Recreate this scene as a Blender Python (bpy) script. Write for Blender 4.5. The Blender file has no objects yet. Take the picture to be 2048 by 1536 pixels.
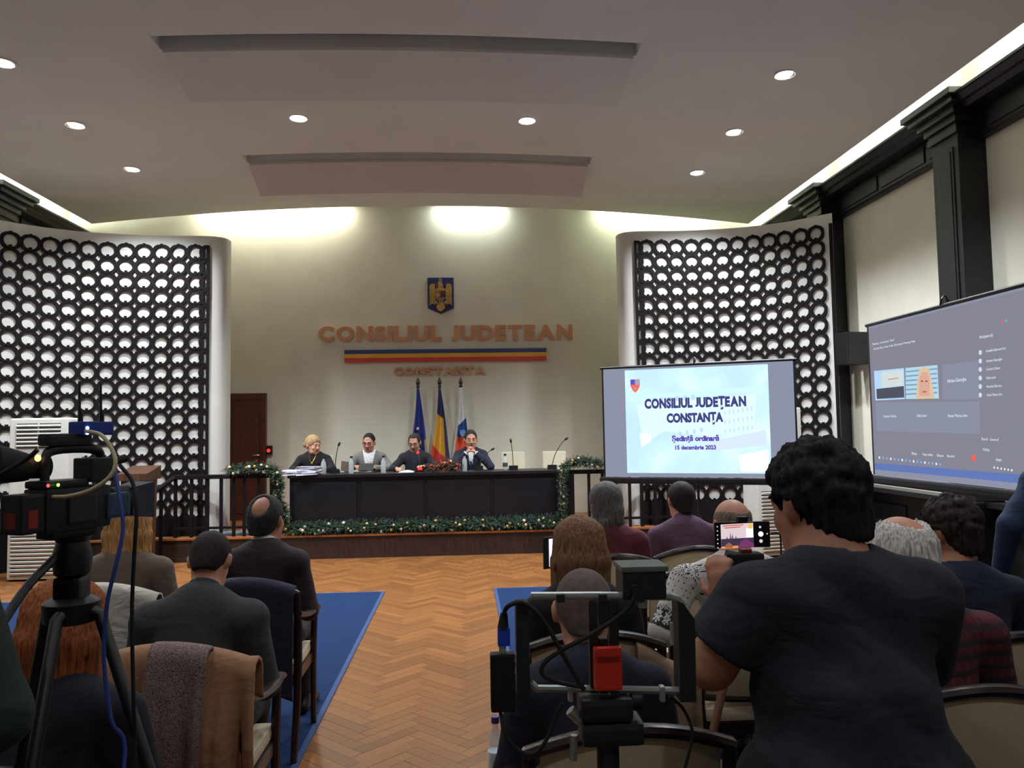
import bpy, bmesh, math, random
import numpy as np
from math import sin, cos, pi, radians, sqrt, atan2
from mathutils import Vector, Matrix, Euler
random.seed(7); rng = np.random.default_rng(11)
S = bpy.context.scene
COL = S.collection

# ---------------------------------------------------------------- camera
FPX, CXP, CYP = 1540.0, 1024.0, 768.0
YAW, PIT, ROL = radians(3.55), radians(3.4), radians(0.95)
EYE = np.array([0.0, 0.0, 1.6])
_f = np.array([sin(YAW)*cos(PIT), cos(YAW)*cos(PIT), sin(PIT)])
_r0 = np.array([cos(YAW), -sin(YAW), 0.0]); _u0 = np.cross(_r0, _f)
_u = _u0*cos(ROL) + _r0*sin(ROL); _r = _r0*cos(ROL) - _u0*sin(ROL)
cd = bpy.data.cameras.new('camera'); cam = bpy.data.objects.new('camera', cd); COL.objects.link(cam)
cd.sensor_width = 36.0; cd.lens = FPX/2048*36.0; cd.clip_start = 0.05
M = Matrix.Identity(4)
for i in range(3):
    M[i][0] = _r[i]; M[i][1] = _u[i]; M[i][2] = -_f[i]; M[i][3] = EYE[i]
cam.matrix_world = M
S.camera = cam
def ray(px, py): return _f + _r*(px-CXP)/FPX - _u*(py-CYP)/FPX
def at(px, py, Y): d = ray(px, py); return Vector(EYE + d*(Y/d[1]))       # survey helper: photo point at depth Y
def atz(px, py, z): d = ray(px, py); return Vector(EYE + d*((z-EYE[2])/d[2]))
def atx(px, py, x): d = ray(px, py); return Vector(EYE + d*(x/d[0]))

# ---------------------------------------------------------------- world, exposure
W = bpy.data.worlds.new('world'); S.world = W; W.use_nodes = True
W.node_tree.nodes['Background'].inputs[0].default_value = (0.5, 0.55, 0.65, 1)
W.node_tree.nodes['Background'].inputs[1].default_value = 0.05
S.view_settings.view_transform = 'Standard'; S.view_settings.look = 'None'
S.view_settings.gamma = 1.0; S.view_settings.use_curve_mapping = False
S.view_settings.exposure = 0.27
S.cycles.max_bounces = 8; S.cycles.diffuse_bounces = 5; S.cycles.glossy_bounces = 3
S.cycles.transmission_bounces = 6; S.cycles.transparent_max_bounces = 8
S.cycles.sample_clamp_indirect = 4.0; S.cycles.caustics_reflective = False; S.cycles.caustics_refractive = False
DOWN_W = 50.0        # each ceiling downlight
WASH_W = 1.0         # factor of the wall washers in the slot over the back wall
COVE_W = 1.0         # factor of the cornice strips

# ---------------------------------------------------------------- materials
def lin(c):
    return tuple((v/12.92 if v <= 0.04045 else ((v+0.055)/1.055)**2.4) for v in [x/255.0 for x in c])
MATS = {}
def mat(name, rgb, rough=0.6, metal=0.0, var=0.06, scale=14.0, bump=0.0, emit=0.0, stretch=(1,1,1), spec=0.5, rand=0.0, alpha=1.0, trans=0.0, sheen=0.0, fold=0.0):
    if name in MATS: return MATS[name]
    m = bpy.data.materials.new(name); m.use_nodes = True; nt = m.node_tree; N = nt.nodes; L = nt.links
    b = N['Principled BSDF']; col = lin(rgb)
    b.inputs['Roughness'].default_value = rough; b.inputs['Metallic'].default_value = metal
    b.inputs['Specular IOR Level'].default_value = spec
    if trans: b.inputs['Transmission Weight'].default_value = trans; b.inputs['IOR'].default_value = 1.33
    if sheen: b.inputs['Sheen Weight'].default_value = sheen
    if alpha < 1: b.inputs['Alpha'].default_value = alpha
    tc = N.new('ShaderNodeTexCoord'); mp = N.new('ShaderNodeMapping'); nz = N.new('ShaderNodeTexNoise')
    mp.inputs['Scale'].default_value = stretch; nz.inputs['Scale'].default_value = scale; nz.inputs['Detail'].default_value = 4
    L.new(tc.outputs['Object'], mp.inputs[0]); L.new(mp.outputs[0], nz.inputs['Vector'])
    rp = N.new('ShaderNodeValToRGB')
    lo = tuple(max(0, c*(1-var*2.2)) for c in col); hi = tuple(min(1, c*(1+var*2.2)) for c in col)
    rp.color_ramp.elements[0].position = 0.3; rp.color_ramp.elements[1].position = 0.7
    rp.color_ramp.elements[0].color = lo+(1,); rp.color_ramp.elements[1].color = hi+(1,)
    L.new(nz.outputs['Fac'], rp.inputs[0]); out = rp.outputs[0]
    if rand:
        oi = N.new('ShaderNodeObjectInfo'); ge = N.new('ShaderNodeNewGeometry')
        ad = N.new('ShaderNodeMath'); ad.operation = 'ADD'; fr = N.new('ShaderNodeMath'); fr.operation = 'FRACT'
        L.new(oi.outputs['Random'], ad.inputs[0]); L.new(ge.outputs['Random Per Island'], ad.inputs[1]); L.new(ad.outputs[0], fr.inputs[0])
        mr = N.new('ShaderNodeMapRange'); mr.inputs['To Min'].default_value = 1-rand; mr.inputs['To Max'].default_value = 1+rand
        L.new(fr.outputs[0], mr.inputs['Value'])
        hs = N.new('ShaderNodeHueSaturation'); L.new(mr.outputs[0], hs.inputs['Value']); L.new(out, hs.inputs['Color']); out = hs.outputs[0]
    L.new(out, b.inputs['Base Color'])
    if bump:
        bp = N.new('ShaderNodeBump'); bp.inputs['Strength'].default_value = bump; bp.inputs['Distance'].default_value = 0.01
        L.new(nz.outputs['Fac'], bp.inputs['Height']); L.new(bp.outputs[0], b.inputs['Normal'])
    if fold:
        n2 = N.new('ShaderNodeTexNoise'); n2.inputs['Scale'].default_value = 7.0; n2.inputs['Detail'].default_value = 2.0; n2.inputs['Distortion'].default_value = 1.2
        m2 = N.new('ShaderNodeMapping'); m2.inputs['Scale'].default_value = (1.0, 1.0, 1.8); m2.inputs['Rotation'].default_value = (0.3, 0.5, 0.2)
        L.new(tc.outputs['Object'], m2.inputs[0]); L.new(m2.outputs[0], n2.inputs['Vector'])
        b2 = N.new('ShaderNodeBump'); b2.inputs['Strength'].default_value = fold; b2.inputs['Distance'].default_value = 0.06
        L.new(n2.outputs['Fac'], b2.inputs['Height'])
        if bump: L.new(b2.outputs[0], bp.inputs['Normal'])
        else: L.new(b2.outputs[0], b.inputs['Normal'])
    if emit:
        L.new(out, b.inputs['Emission Color']); b.inputs['Emission Strength'].default_value = emit
    MATS[name] = m; return m
def emis(name, rgb, k):
    if name in MATS: return MATS[name]
    m = bpy.data.materials.new(name); m.use_nodes = True; N = m.node_tree.nodes; N.clear()
    o = N.new('ShaderNodeOutputMaterial'); e = N.new('ShaderNodeEmission')
    e.inputs[0].default_value = lin(rgb)+(1,); e.inputs[1].default_value = k
    m.node_tree.links.new(e.outputs[0], o.inputs[0]); MATS[name] = m; return m

# ---------------------------------------------------------------- mesh helpers
class MB:
    def __init__(s): s.v = []; s.f = []; s.mi = []; s.cur = 0
    def add(s, vs, fs):
        o = len(s.v); s.v += [tuple(v) for v in vs]; s.f += [tuple(i+o for i in f) for f in fs]; s.mi += [s.cur]*len(fs); return s
    def box(s, x0, x1, y0, y1, z0, z1):
        return s.add([(x0,y0,z0),(x1,y0,z0),(x1,y1,z0),(x0,y1,z0),(x0,y0,z1),(x1,y0,z1),(x1,y1,z1),(x0,y1,z1)],
            [(0,3,2,1),(4,5,6,7),(0,1,5,4),(1,2,6,5),(2,3,7,6),(3,0,4,7)])
    def obox(s, c, size, R=None):
        hx, hy, hz = size[0]/2, size[1]/2, size[2]/2; R = R or Matrix.Identity(3); c = Vector(c)
        vs = [c + R @ Vector(p) for p in [(-hx,-hy,-hz),(hx,-hy,-hz),(hx,hy,-hz),(-hx,hy,-hz),(-hx,-hy,hz),(hx,-hy,hz),(hx,hy,hz),(-hx,hy,hz)]]
        return s.add(vs, [(0,3,2,1),(4,5,6,7),(0,1,5,4),(1,2,6,5),(2,3,7,6),(3,0,4,7)])
    def bbox(s, x0, x1, y0, y1, z0, z1, b=0.01):     # chamfered box
        bm = bmesh.new(); bmesh.ops.create_cube(bm, size=1)
        for v in bm.verts: v.co = Vector(((x0+x1)/2+v.co.x*(x1-x0), (y0+y1)/2+v.co.y*(y1-y0), (z0+z1)/2+v.co.z*(z1-z0)))
        bmesh.ops.bevel(bm, geom=bm.edges[:], offset=b, segments=2, affect='EDGES', profile=0.7)
        bm.verts.index_update(); vs = [v.co[:] for v in bm.verts]; fs = [[v.index for v in f.verts] for f in bm.faces]; bm.free()
        return s.add(vs, fs)
    def tube(s, pts, r, seg=8, closed=False, flat=None):
        pts = [Vector(p) for p in pts]; n = len(pts); rs = r if isinstance(r, (list, tuple)) else [r]*n
        vs = []; fs = []; prev = None
        for i, p in enumerate(pts):
            if closed: t = pts[(i+1) % n] - pts[i-1]
            else: t = pts[min(i+1, n-1)] - pts[max(i-1, 0)]
            t = t.normalized() if t.length > 1e-9 else Vector((0,0,1))
            if prev is None:
                a = Vector((0,0,1)) if abs(t.z) < 0.9 else Vector((1,0,0)); x = t.cross(a).normalized()
            else:
                x = prev - t*prev.dot(t); x = x.normalized() if x.length > 1e-6 else t.orthogonal().normalized()
            prev = x; y = t.cross(x)
            for k in range(seg):
                an = 2*pi*k/seg; fx, fy = (1, 1) if flat is None else flat
                vs.append(p + x*cos(an)*rs[i]*fx + y*sin(an)*rs[i]*fy)
        m = n if closed else n-1
        for i in range(m):
            for k in range(seg):
                a, b = i*seg+k, i*seg+(k+1) % seg; c, d = ((i+1) % n)*seg+(k+1) % seg, ((i+1) % n)*seg+k
                fs.append((a, b, c, d))
        if not closed: fs += [tuple(range(seg))[::-1], tuple((n-1)*seg+k for k in range(seg))]
        return s.add(vs, fs)
    def lathe(s, prof, c=(0,0,0), seg=20, R=None):     # prof: (r, z)
        c = Vector(c); R = R or Matrix.Identity(3); vs = []; fs = []; n = len(prof)
        for r, z in prof:
            for k in range(seg):
                a = 2*pi*k/seg; vs.append(c + R @ Vector((r*cos(a), r*sin(a), z)))
        for i in range(n-1):
            for k in range(seg):
                fs.append((i*seg+k, i*seg+(k+1) % seg, (i+1)*seg+(k+1) % seg, (i+1)*seg+k))
        fs += [tuple(range(seg))[::-1], tuple((n-1)*seg+k for k in range(seg))]
        return s.add(vs, fs)
    def prism(s, out, fn0, fn1):       # outline [(u,v)], two mapping functions
        n = len(out); vs = [fn0(*p) for p in out] + [fn1(*p) for p in out]
        fs = [tuple(range(n))[::-1], tuple(range(n, 2*n))] + [(i, (i+1) % n, n+(i+1) % n, n+i) for i in range(n)]
        return s.add(vs, fs)
    def ball(s, c, r, seg=12, rings=7):
        rr = r if isinstance(r, (tuple, list)) else (r, r, r); prof = []
        vs = []; fs = []
        for i in range(rings+1):
            t = pi*i/rings
            for k in range(seg):
                a = 2*pi*k/seg; vs.append((c[0]+rr[0]*sin(t)*cos(a), c[1]+rr[1]*sin(t)*sin(a), c[2]+rr[2]*cos(t)))
        for i in range(rings):
            for k in range(seg): fs.append((i*seg+k, (i+1)*seg+k, (i+1)*seg+(k+1) % seg, i*seg+(k+1) % seg))
        return s.add(vs, fs)
    def grid(s, fn, nu, nv):
        vs = [fn(i/nu, j/nv) for j in range(nv+1) for i in range(nu+1)]
        return s.add(vs, [(j*(nu+1)+i, j*(nu+1)+i+1, (j+1)*(nu+1)+i+1, (j+1)*(nu+1)+i) for j in range(nv) for i in range(nu)])
    def mesh(s, name, m, smooth=False):
        me = bpy.data.meshes.new(name); me.from_pydata([tuple(v) for v in s.v], [], s.f)
        for mm in (m if isinstance(m, (list, tuple)) else [m]): me.materials.append(mm)
        if max(s.mi, default=0) > 0: me.polygons.foreach_set('material_index', s.mi)
        if smooth: me.polygons.foreach_set('use_smooth', [True]*len(me.polygons))
        me.update(); return me
    def build(s, name, m, parent=None, smooth=False, loc=None, sharp=None):
        me = s.mesh(name, m, smooth)
        if smooth:
            bm = bmesh.new(); bm.from_mesh(me); bmesh.ops.recalc_face_normals(bm, faces=bm.faces[:]); bm.to_mesh(me); bm.free()
            me.set_sharp_from_angle(angle=radians(sharp or 40))
        return link(name, me, parent, loc)
def link(name, me, parent=None, loc=None, rot=None):
    o = bpy.data.objects.new(name, me); COL.objects.link(o)
    if parent: o.parent = parent
    if loc is not None: o.location = loc
    if rot is not None: o.rotation_euler = rot
    return o
def tag(o, label, cat, group=None, kind=None):
    if label: o['label'] = label
    if cat: o['category'] = cat
    if group: o['group'] = group
    if kind: o['kind'] = kind
    return o
def thing(name, label, cat, loc=(0,0,0), rz=0, group=None):
    o = bpy.data.objects.new(name, None); COL.objects.link(o); o.location = loc; o.rotation_euler = (0,0,rz); o.empty_display_size = 0.1
    return tag(o, label, cat, group)
def struct(o): o['kind'] = 'structure'; return o
def copy_tree(o, parent=None):
    c = o.copy(); COL.objects.link(c); c.parent = parent
    for ch in list(o.children): copy_tree(ch, c)
    return c
def bez(pts, n=24):          # Catmull-Rom through points
    P = [Vector(p) for p in pts]; P = [P[0]*2-P[1]] + P + [P[-1]*2-P[-2]]; out = []
    segs = len(P)-3
    for i in range(segs):
        m = max(2, n//segs)
        for j in range(m + (1 if i == segs-1 else 0)):
            t = j/m; a, b, c, d = P[i:i+4]
            out.append(0.5*((2*b)+(c-a)*t+(2*a-5*b+4*c-d)*t*t+(3*b-a-3*c+d)*t**3))
    return out
def light(name, kind, loc, power, parent=None, rgb=(255,255,255), **kw):
    l = bpy.data.lights.new(name, kind); l.energy = power; l.color = lin(rgb)
    for k, v in kw.items(): setattr(l, k, v)
    o = bpy.data.objects.new(name, l); COL.objects.link(o); o.location = loc
    if parent: o.parent = parent
    return o
_tc = {}
def glyphs(txt, size, bold=0.0, xs=1.0, depth=0.0, space=1.0):
    """text -> list of (char, mesh data verts/faces, x offset) via the built-in font, centred on x=0, baseline y=0"""
    key = (txt, size, bold, xs, depth, space)
    cu = bpy.data.curves.new('t', 'FONT'); cu.body = txt; cu.size = size; cu.offset = bold; cu.extrude = depth; cu.resolution_u = 3
    cu.space_character = space; cu.align_x = 'CENTER'
    o = bpy.data.objects.new('t', cu); COL.objects.link(o)
    dg = bpy.context.evaluated_depsgraph_get(); me = bpy.data.meshes.new_from_object(o.evaluated_get(dg))
    bpy.data.objects.remove(o); bpy.data.curves.remove(cu)
    vs = [(v.co.x*xs, v.co.y, v.co.z) for v in me.vertices]; fs = [tuple(p.vertices) for p in me.polygons]
    bpy.data.meshes.remove(me); return vs, fs
# ================================================================ room shell
XC = -0.5; XL, XR, YB, YR = -6.0, 5.0, 12.0, -3.0
M_wall = mat('plaster_beige', (214,210,192), 0.85, var=0.02, scale=2.2, bump=0.03)
M_white = mat('plaster_white', (192,190,184), 0.8, var=0.02, scale=3, bump=0.02)
M_ceil = mat('ceiling_paint', (224,226,224), 0.9, var=0.015, scale=1.5)
M_dark = mat('dark_stained_wood', (20,19,23), 0.42, var=0.18, scale=9, stretch=(1,1,8), bump=0.04)
M_espresso = mat('espresso_lattice', (19,14,15), 0.65, var=0.12, scale=20, spec=.12)
M_black = mat('black_plastic', (14,14,16), 0.45, var=0.08)
M_metal = mat('brushed_aluminium', (190,192,196), 0.3, 1.0, var=0.04, scale=40)
M_cream = mat('cream_upholstery', (196,180,150), 0.75, var=0.03, scale=60, bump=0.06)

# ---- floor, parquet, carpets
M_plank = mat('oak_parquet', (124,80,42), 0.34, var=0.10, scale=5, stretch=(14,1,14), rand=0.22, bump=0.02)
M_slab = mat('floor_bed', (70,45,25), 0.8)
floor = struct(MB().box(XL-.2, XR+.2, YR-.2, YB+.2, -0.14, -0.0125).build('floor', M_slab))
PW, PN = 0.075, 5; PL = PW*PN
def carpeted(x, y): return y < 7.5 and (-4.3 < x < -1.2 or 0.65 < x < 3.2)
plk = []
for j in range(-12, 13):
    for i in range(-190, 190):
        for h in (0, 1):
            if h == 0: cx, cy, lx, ly = i+PN/2+2*PN*j, i+0.5, PN, 1
            else: cx, cy, lx, ly = i+0.5+2*PN*j, i-2*PN+1+PN/2, 1, PN
            X = (cx-cy)*PW/sqrt(2); Y = (cx+cy)*PW/sqrt(2)+6.0
            if XL < X < XR and 1.2 < Y < 10.35 and not carpeted(X, Y): plk.append((X, Y, h))
seen = [p for p in plk if -0.9 < p[0] < 0.4 and p[1] > 3.5 or (7.75 < p[1] and -2.4 < p[0] < 1.2)]
seen.sort(key=lambda p: p[1]); near = set(seen[:300])
pm = [MB().box(-PL/2+.0008, PL/2-.0008, -PW/2+.0008, PW/2-.0008, -0.0125, 0).mesh('parquet_plank', M_plank) for _ in (0,)]
for (X, Y, h) in seen[:300]:
    o = link('parquet_plank', pm[0], floor, (X, Y, random.uniform(-.0004, 0.0004)), (0, 0, radians(45 if h == 0 else 135)))
rest = MB()
for (X, Y, h) in plk:
    if (X, Y, h) in near: continue
    R = Matrix.Rotation(radians(45 if h == 0 else 135), 3, 'Z')
    rest.obox((X, Y, -0.00625), (PL-.0016, PW-.0016, 0.0125), R)
tag(rest.build('parquet_field', M_plank, floor), None, None, kind='stuff')
M_carpet = mat('blue_carpet', (25,43,76), 0.95, var=0.08, scale=140, bump=0.25, spec=0.1)
M_carpet_edge = mat('blue_carpet_binding', (32,56,100), 0.85, var=0.05, scale=90)
for (x0, x1, side) in ((-4.65, -0.82, 'left of the aisle'), (0.27, 3.55, 'right of the aisle')):
    t = thing('carpet', 'large blue carpet under the seats on the %s' % side, 'carpet', ((x0+x1)/2, 4.0, 0))
    w = (x1-x0)/2
    MB().box(-w+.03, w-.03, -3.4, 3.85, 0, 0.008).build('pile', M_carpet, t)
    b = MB()
    b.box(-w, -w+.03, -3.4, 3.88, 0, 0.0095); b.box(w-.03, w, -3.4, 3.88, 0, 0.0095); b.box(-w+.03, w-.03, 3.85, 3.88, 0, 0.0095)
    b.build('binding', M_carpet_edge, t)

# ---- walls
struct(MB().box(XL-.2, XR+.2, YB, YB+.2, 0, 5.45).build('wall_back', M_wall))
struct(MB().box(XL-.2, XL, YR, YB, 0, 5.45).build('wall_left', M_wall))
struct(MB().box(XR, XR+.2, YR, YB, 0, 5.45).build('wall_right', M_wall))
struct(MB().box(XL-.2, XR+.2, YR-.2, YR, 0, 5.45).build('wall_rear', M_wall))

# ---- ceiling: shallow vault, open slot along the back wall and coves along both sides
def zc(x): return 4.95 - 0.27*((x-XC)/4.85)**2
ce = MB(); YC1 = 11.35
SLOTS = ((6.55, 2.06), (9.34, 2.10))          # dark air slots in front of the two hanging panels
def zrise(x, y):
    for yn, hw in SLOTS:
        if abs(x-XC) < hw+.0005 and yn-.26 < y < yn+.0305:
            t = min(1, (y-yn+.26)/.27); return .13*t**1.9
    return 0.0
xs = sorted(set([round(XC-4.85+9.7*k/28, 4) for k in range(29)] + [round(XC+s_*(hw+e), 4) for _, hw in SLOTS for s_ in (-1, 1) for e in (0, .001)]))
ys = [YR] + [yn+d for yn, _ in SLOTS for d in (-.26,-.21,-.16,-.12,-.08,-.04,-.01,.03,.031)] + [YC1]
nx_ = len(xs); vs = [(x, y, zc(x)+zrise(x, y)) for y in ys for x in xs]
ce.add(vs, [(j_*nx_+i_, j_*nx_+i_+1, (j_+1)*nx_+i_+1, (j_+1)*nx_+i_) for j_ in range(len(ys)-1) for i_ in range(nx_-1)])
ce.grid(lambda u, v: (XC-4.85+9.7*u, YC1, zc(XC-4.85+9.7*u)+.06*v), 28, 1)
for sx in (-4.85, 4.85): ce.box(XC+sx-.01, XC+sx+.01, YR, YC1, zc(XC+sx)-.0, zc(XC+sx)+.10)
ceiling = struct(ce.build('ceiling', M_ceil, smooth=True))
MB().box(XL, XR, YR, YB, 5.45, 5.6).build('roof_slab', M_white, ceiling)
# ---- suspended acoustic panels (near edge tucked under the vault, far edge lower)
for i, (yn, yf, zn, zf, w0, lab) in enumerate(((6.55, 7.22, 4.905, 4.755, 4.06, 'wide pale suspended ceiling panel nearest the viewer'),
                                      (9.34, 9.86, 4.905, 4.68, 4.14, 'pale suspended ceiling panel just before the lit back wall'))):
    a = MB(); nx = 24; x0 = XC-w0/2
    def prof(u, v, dz, yn=yn, yf=yf, zn=zn, zf=zf):
        x = x0+w0*u; return (x, yn+(yf-yn)*v, zn+(zf-zn)*v - 0.05*((x-XC)/2.1)**2 + dz)
    a.grid(lambda u, v: prof(u, v, 0), nx, 1); a.grid(lambda u, v: prof(1-u, v, .03), nx, 1)
    for v in (0, 1): a.grid(lambda u, w: prof(u, v, .03*w), nx, 1)
    for u in (0, 1): a.grid(lambda v, w: prof(u, v, .03*w), 1, 1)
    p = tag(a.build('ceiling_panel', (M_ceil if i == 0 else mat('panel_paint_shaded', (206,202,200), .9, var=.015, scale=1.5)), None, smooth=True), lab, 'ceiling panel')  # far panel: shade against the washed ceiling is put into a greyer colour
    h = MB()
    for xx in (-1.6, 0, 1.6):
        for v in (0.3, 0.85): q = prof((xx+w0/2)/w0, v, .02); h.box(q[0]-.01, q[0]+.01, q[1]-.01, q[1]+.01, q[2], zc(q[0])+.02)
    h.build('hanger', M_metal, p)
# ---- downlights
M_lens = emis('downlight_lens', (255,250,244), 45.0)
M_trim = mat('downlight_trim', (235,232,228), 0.4)
def hit_ceiling(px, py):
    p = atz(px, py, 4.88)
    for _ in range(4): p = atz(px, py, zc(p.x))
    return p
rows = [((5,125),'at the far left edge of the ceiling, nearest the viewer'), ((150,250),'on the left of the ceiling, second of its row'), ((263,338),'on the left of the ceiling, closest to the back wall'),
        ((597,236),'between the two hanging panels, the left one of the middle pair'), ((1054,241),'between the two hanging panels, the right one of the middle pair'),
        ((1570,149),'on the right of the ceiling, nearest the viewer'), ((1469,264),'on the right of the ceiling, second of its row'), ((1395,345),'on the right of the ceiling, closest to the back wall')]
pos = [(hit_ceiling(*p), l) for p, l in rows]
for yy in (4.9, 2.2, -0.6):
    for xx in (-4.05, -1.69, 0.7, 3.04): pos.append((Vector((xx, yy, zc(xx))), None))
for k, (p, l) in enumerate(pos):
    t = thing('ceiling_downlight', ('round recessed downlight ' + l) if l else 'round recessed downlight over the audience, out of the picture, ' + ('first','second','third')[(k-8)//4] + ' row, ' + ('leftmost','second from left','second from right','rightmost')[(k-8)%4], 'light', p, 0, 'round ceiling downlights')
    a = MB(); n = 20
    a.lathe([(0.098, 0.01), (0.104, -0.004), (0.092, -0.010), (0.084, -0.006), (0.084, 0.004), (0.07, 0.006)], seg=n).build('trim_ring', M_trim, t, smooth=True)
    MB().lathe([(0.083, 0.0), (0.083, -0.004), (0.05, -0.006), (0.002, -0.0065)], seg=n).build('lens', M_lens, t, smooth=True)
    l = light('lamp', 'SPOT', (0, 0, -0.03), DOWN_W*10*(1.0 if k < 8 else 0.09), t, (240,247,255), spot_size=radians(125), spot_blend=0.75, shadow_soft_size=0.08)
# ---- wall washers in the slot
M_wash = emis('washer_tube', (248,255,240), 14.0)
for (x0, x1, e, c, l) in ((-4.0, -1.8, 32, (255,248,230), 'left'), (-0.35, 0.6, 11, (244,252,248), 'middle'), (2.2, 4.0, 22, (240,255,224), 'right')):
    t = thing('wall_washer', 'linear lamp hidden in the ceiling slot, %s of three bright pools' % l, 'light', ((x0+x1)/2, 11.86, 5.17))
    w = (x1-x0)/2
    MB().bbox(-w, w, -.06, .06, 0.0, .08, .01).build('housing', M_white, t)
    MB().box(-w, w, -.04, .04, -.012, 0).build('tube', M_wash, t)
    o = light('lamp', 'AREA', (0, 0, -0.03), e*WASH_W, t, c, shape='RECTANGLE', size=2*w, size_y=0.1); o.rotation_euler = (radians(12), 0, 0)
# ---- cornices with light strips, friezes, pilasters, wainscot on the side walls
M_led = emis('led_strip', (250,255,248), 9.0)
tn = 0
def side(sx, xw):        # sx=+1 right wall, -1 left wall; mirrored about XC
    global tn
    X = lambda d: xw - sx*d           # d = distance from the wall into the room
    def prof_along(name, pts, y0, y1, m, parent=None):
        a = MB(); a.prism([(p, q) for p, q in pts], lambda p, q: (X(p), y0, q), lambda p, q: (X(p), y1, q))
        return a.build(name, m, parent, smooth=False)
    tn += 1
    c = struct(prof_along('trim_%d' % tn, [(0,4.56),(.26,4.56),(.30,4.60),(.33,4.61),(.38,4.655),(.40,4.66),(.40,4.685),(0,4.685)], -2.9, 11.95, M_dark))
    prof_along('frieze_board', [(0,4.30),(.07,4.30),(.09,4.325),(.09,4.56),(0,4.56)], -2.9, 11.95, M_dark, c)
    y = 11.4
    while y > 3:               # raised panels on the frieze
        prof_along('frieze_panel', [(.09,4.35),(.105,4.36),(.105,4.53),(.09,4.54)], y-0.85, y, M_dark, c); y -= 0.94
    tn += 1
    w = struct(prof_along('trim_%d' % tn, [(0,0),(.06,0),(.06,.10),(.045,.11),(.045,.76),(0,.76)], -2.9, 10.0, M_dark))
    prof_along('ledge', [(0,.76),(.05,.76),(.16,.80),(.22,.81),(.22,.86),(0,.86)], -2.9, 10.0, M_dark, w)
    y = 9.6
    while y > 1:
        prof_along('wainscot_panel', [(.045,.18),(.062,.20),(.062,.66),(.045,.68)], y-1.15, y, M_dark, w); y -= 1.39
    for i, yn in enumerate((9.69, 6.91, 4.13)):
        if sx < 0 and i == 2: continue
        tn += 1; P = thing('trim_%d' % tn, None, None, (xw, yn+.2, 0)); struct(P)
        q = lambda d: -sx*d
        def bx(d0, d1, hw, z0, z1): return MB().bbox(min(q(d0), q(d1)), max(q(d0), q(d1)), -hw, hw, z0, z1, .006)
        bx(0, .28, .20, .86, 4.42).build('shaft', M_dark, P)
        bx(.27, .292, .13, 1.1, 4.25).build('shaft_panel', M_dark, P)
        bx(.285, .300, .10, 1.14, 4.21).build('shaft_inset', M_dark, P)
        for (d, hw, z0, z1) in ((.31,.23,4.36,4.42),(.33,.25,4.46,4.53),(.37,.29,4.53,4.60),(.43,.35,4.60,4.66),(.48,.40,4.66,4.72)):
            bx(0, d, hw, z0, z1).build('capital_moulding', M_dark, P)
        bx(0, .30, .215, 4.42, 4.46).build('capital_neck', M_dark, P)
        bx(0, .33, .25, 0.0, .86).build('pedestal', M_dark, P)
    s = thing('cove_light', 'glowing light strip on top of the %s cornice' % ('right' if sx > 0 else 'left'), 'light', (X(.18), 6.0, 4.685))
    MB().box(-.02, .02, -5.0, 5.6, 0, .015).build('led_strip', M_led, s)
    o = light('lamp', 'AREA', (0, 0.3, .03), 300*COVE_W, s, (246,255,244), shape='RECTANGLE', size=0.05, size_y=10.6); o.rotation_euler = (pi, 0, 0)
side(1, XR); side(-1, XL)

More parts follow.
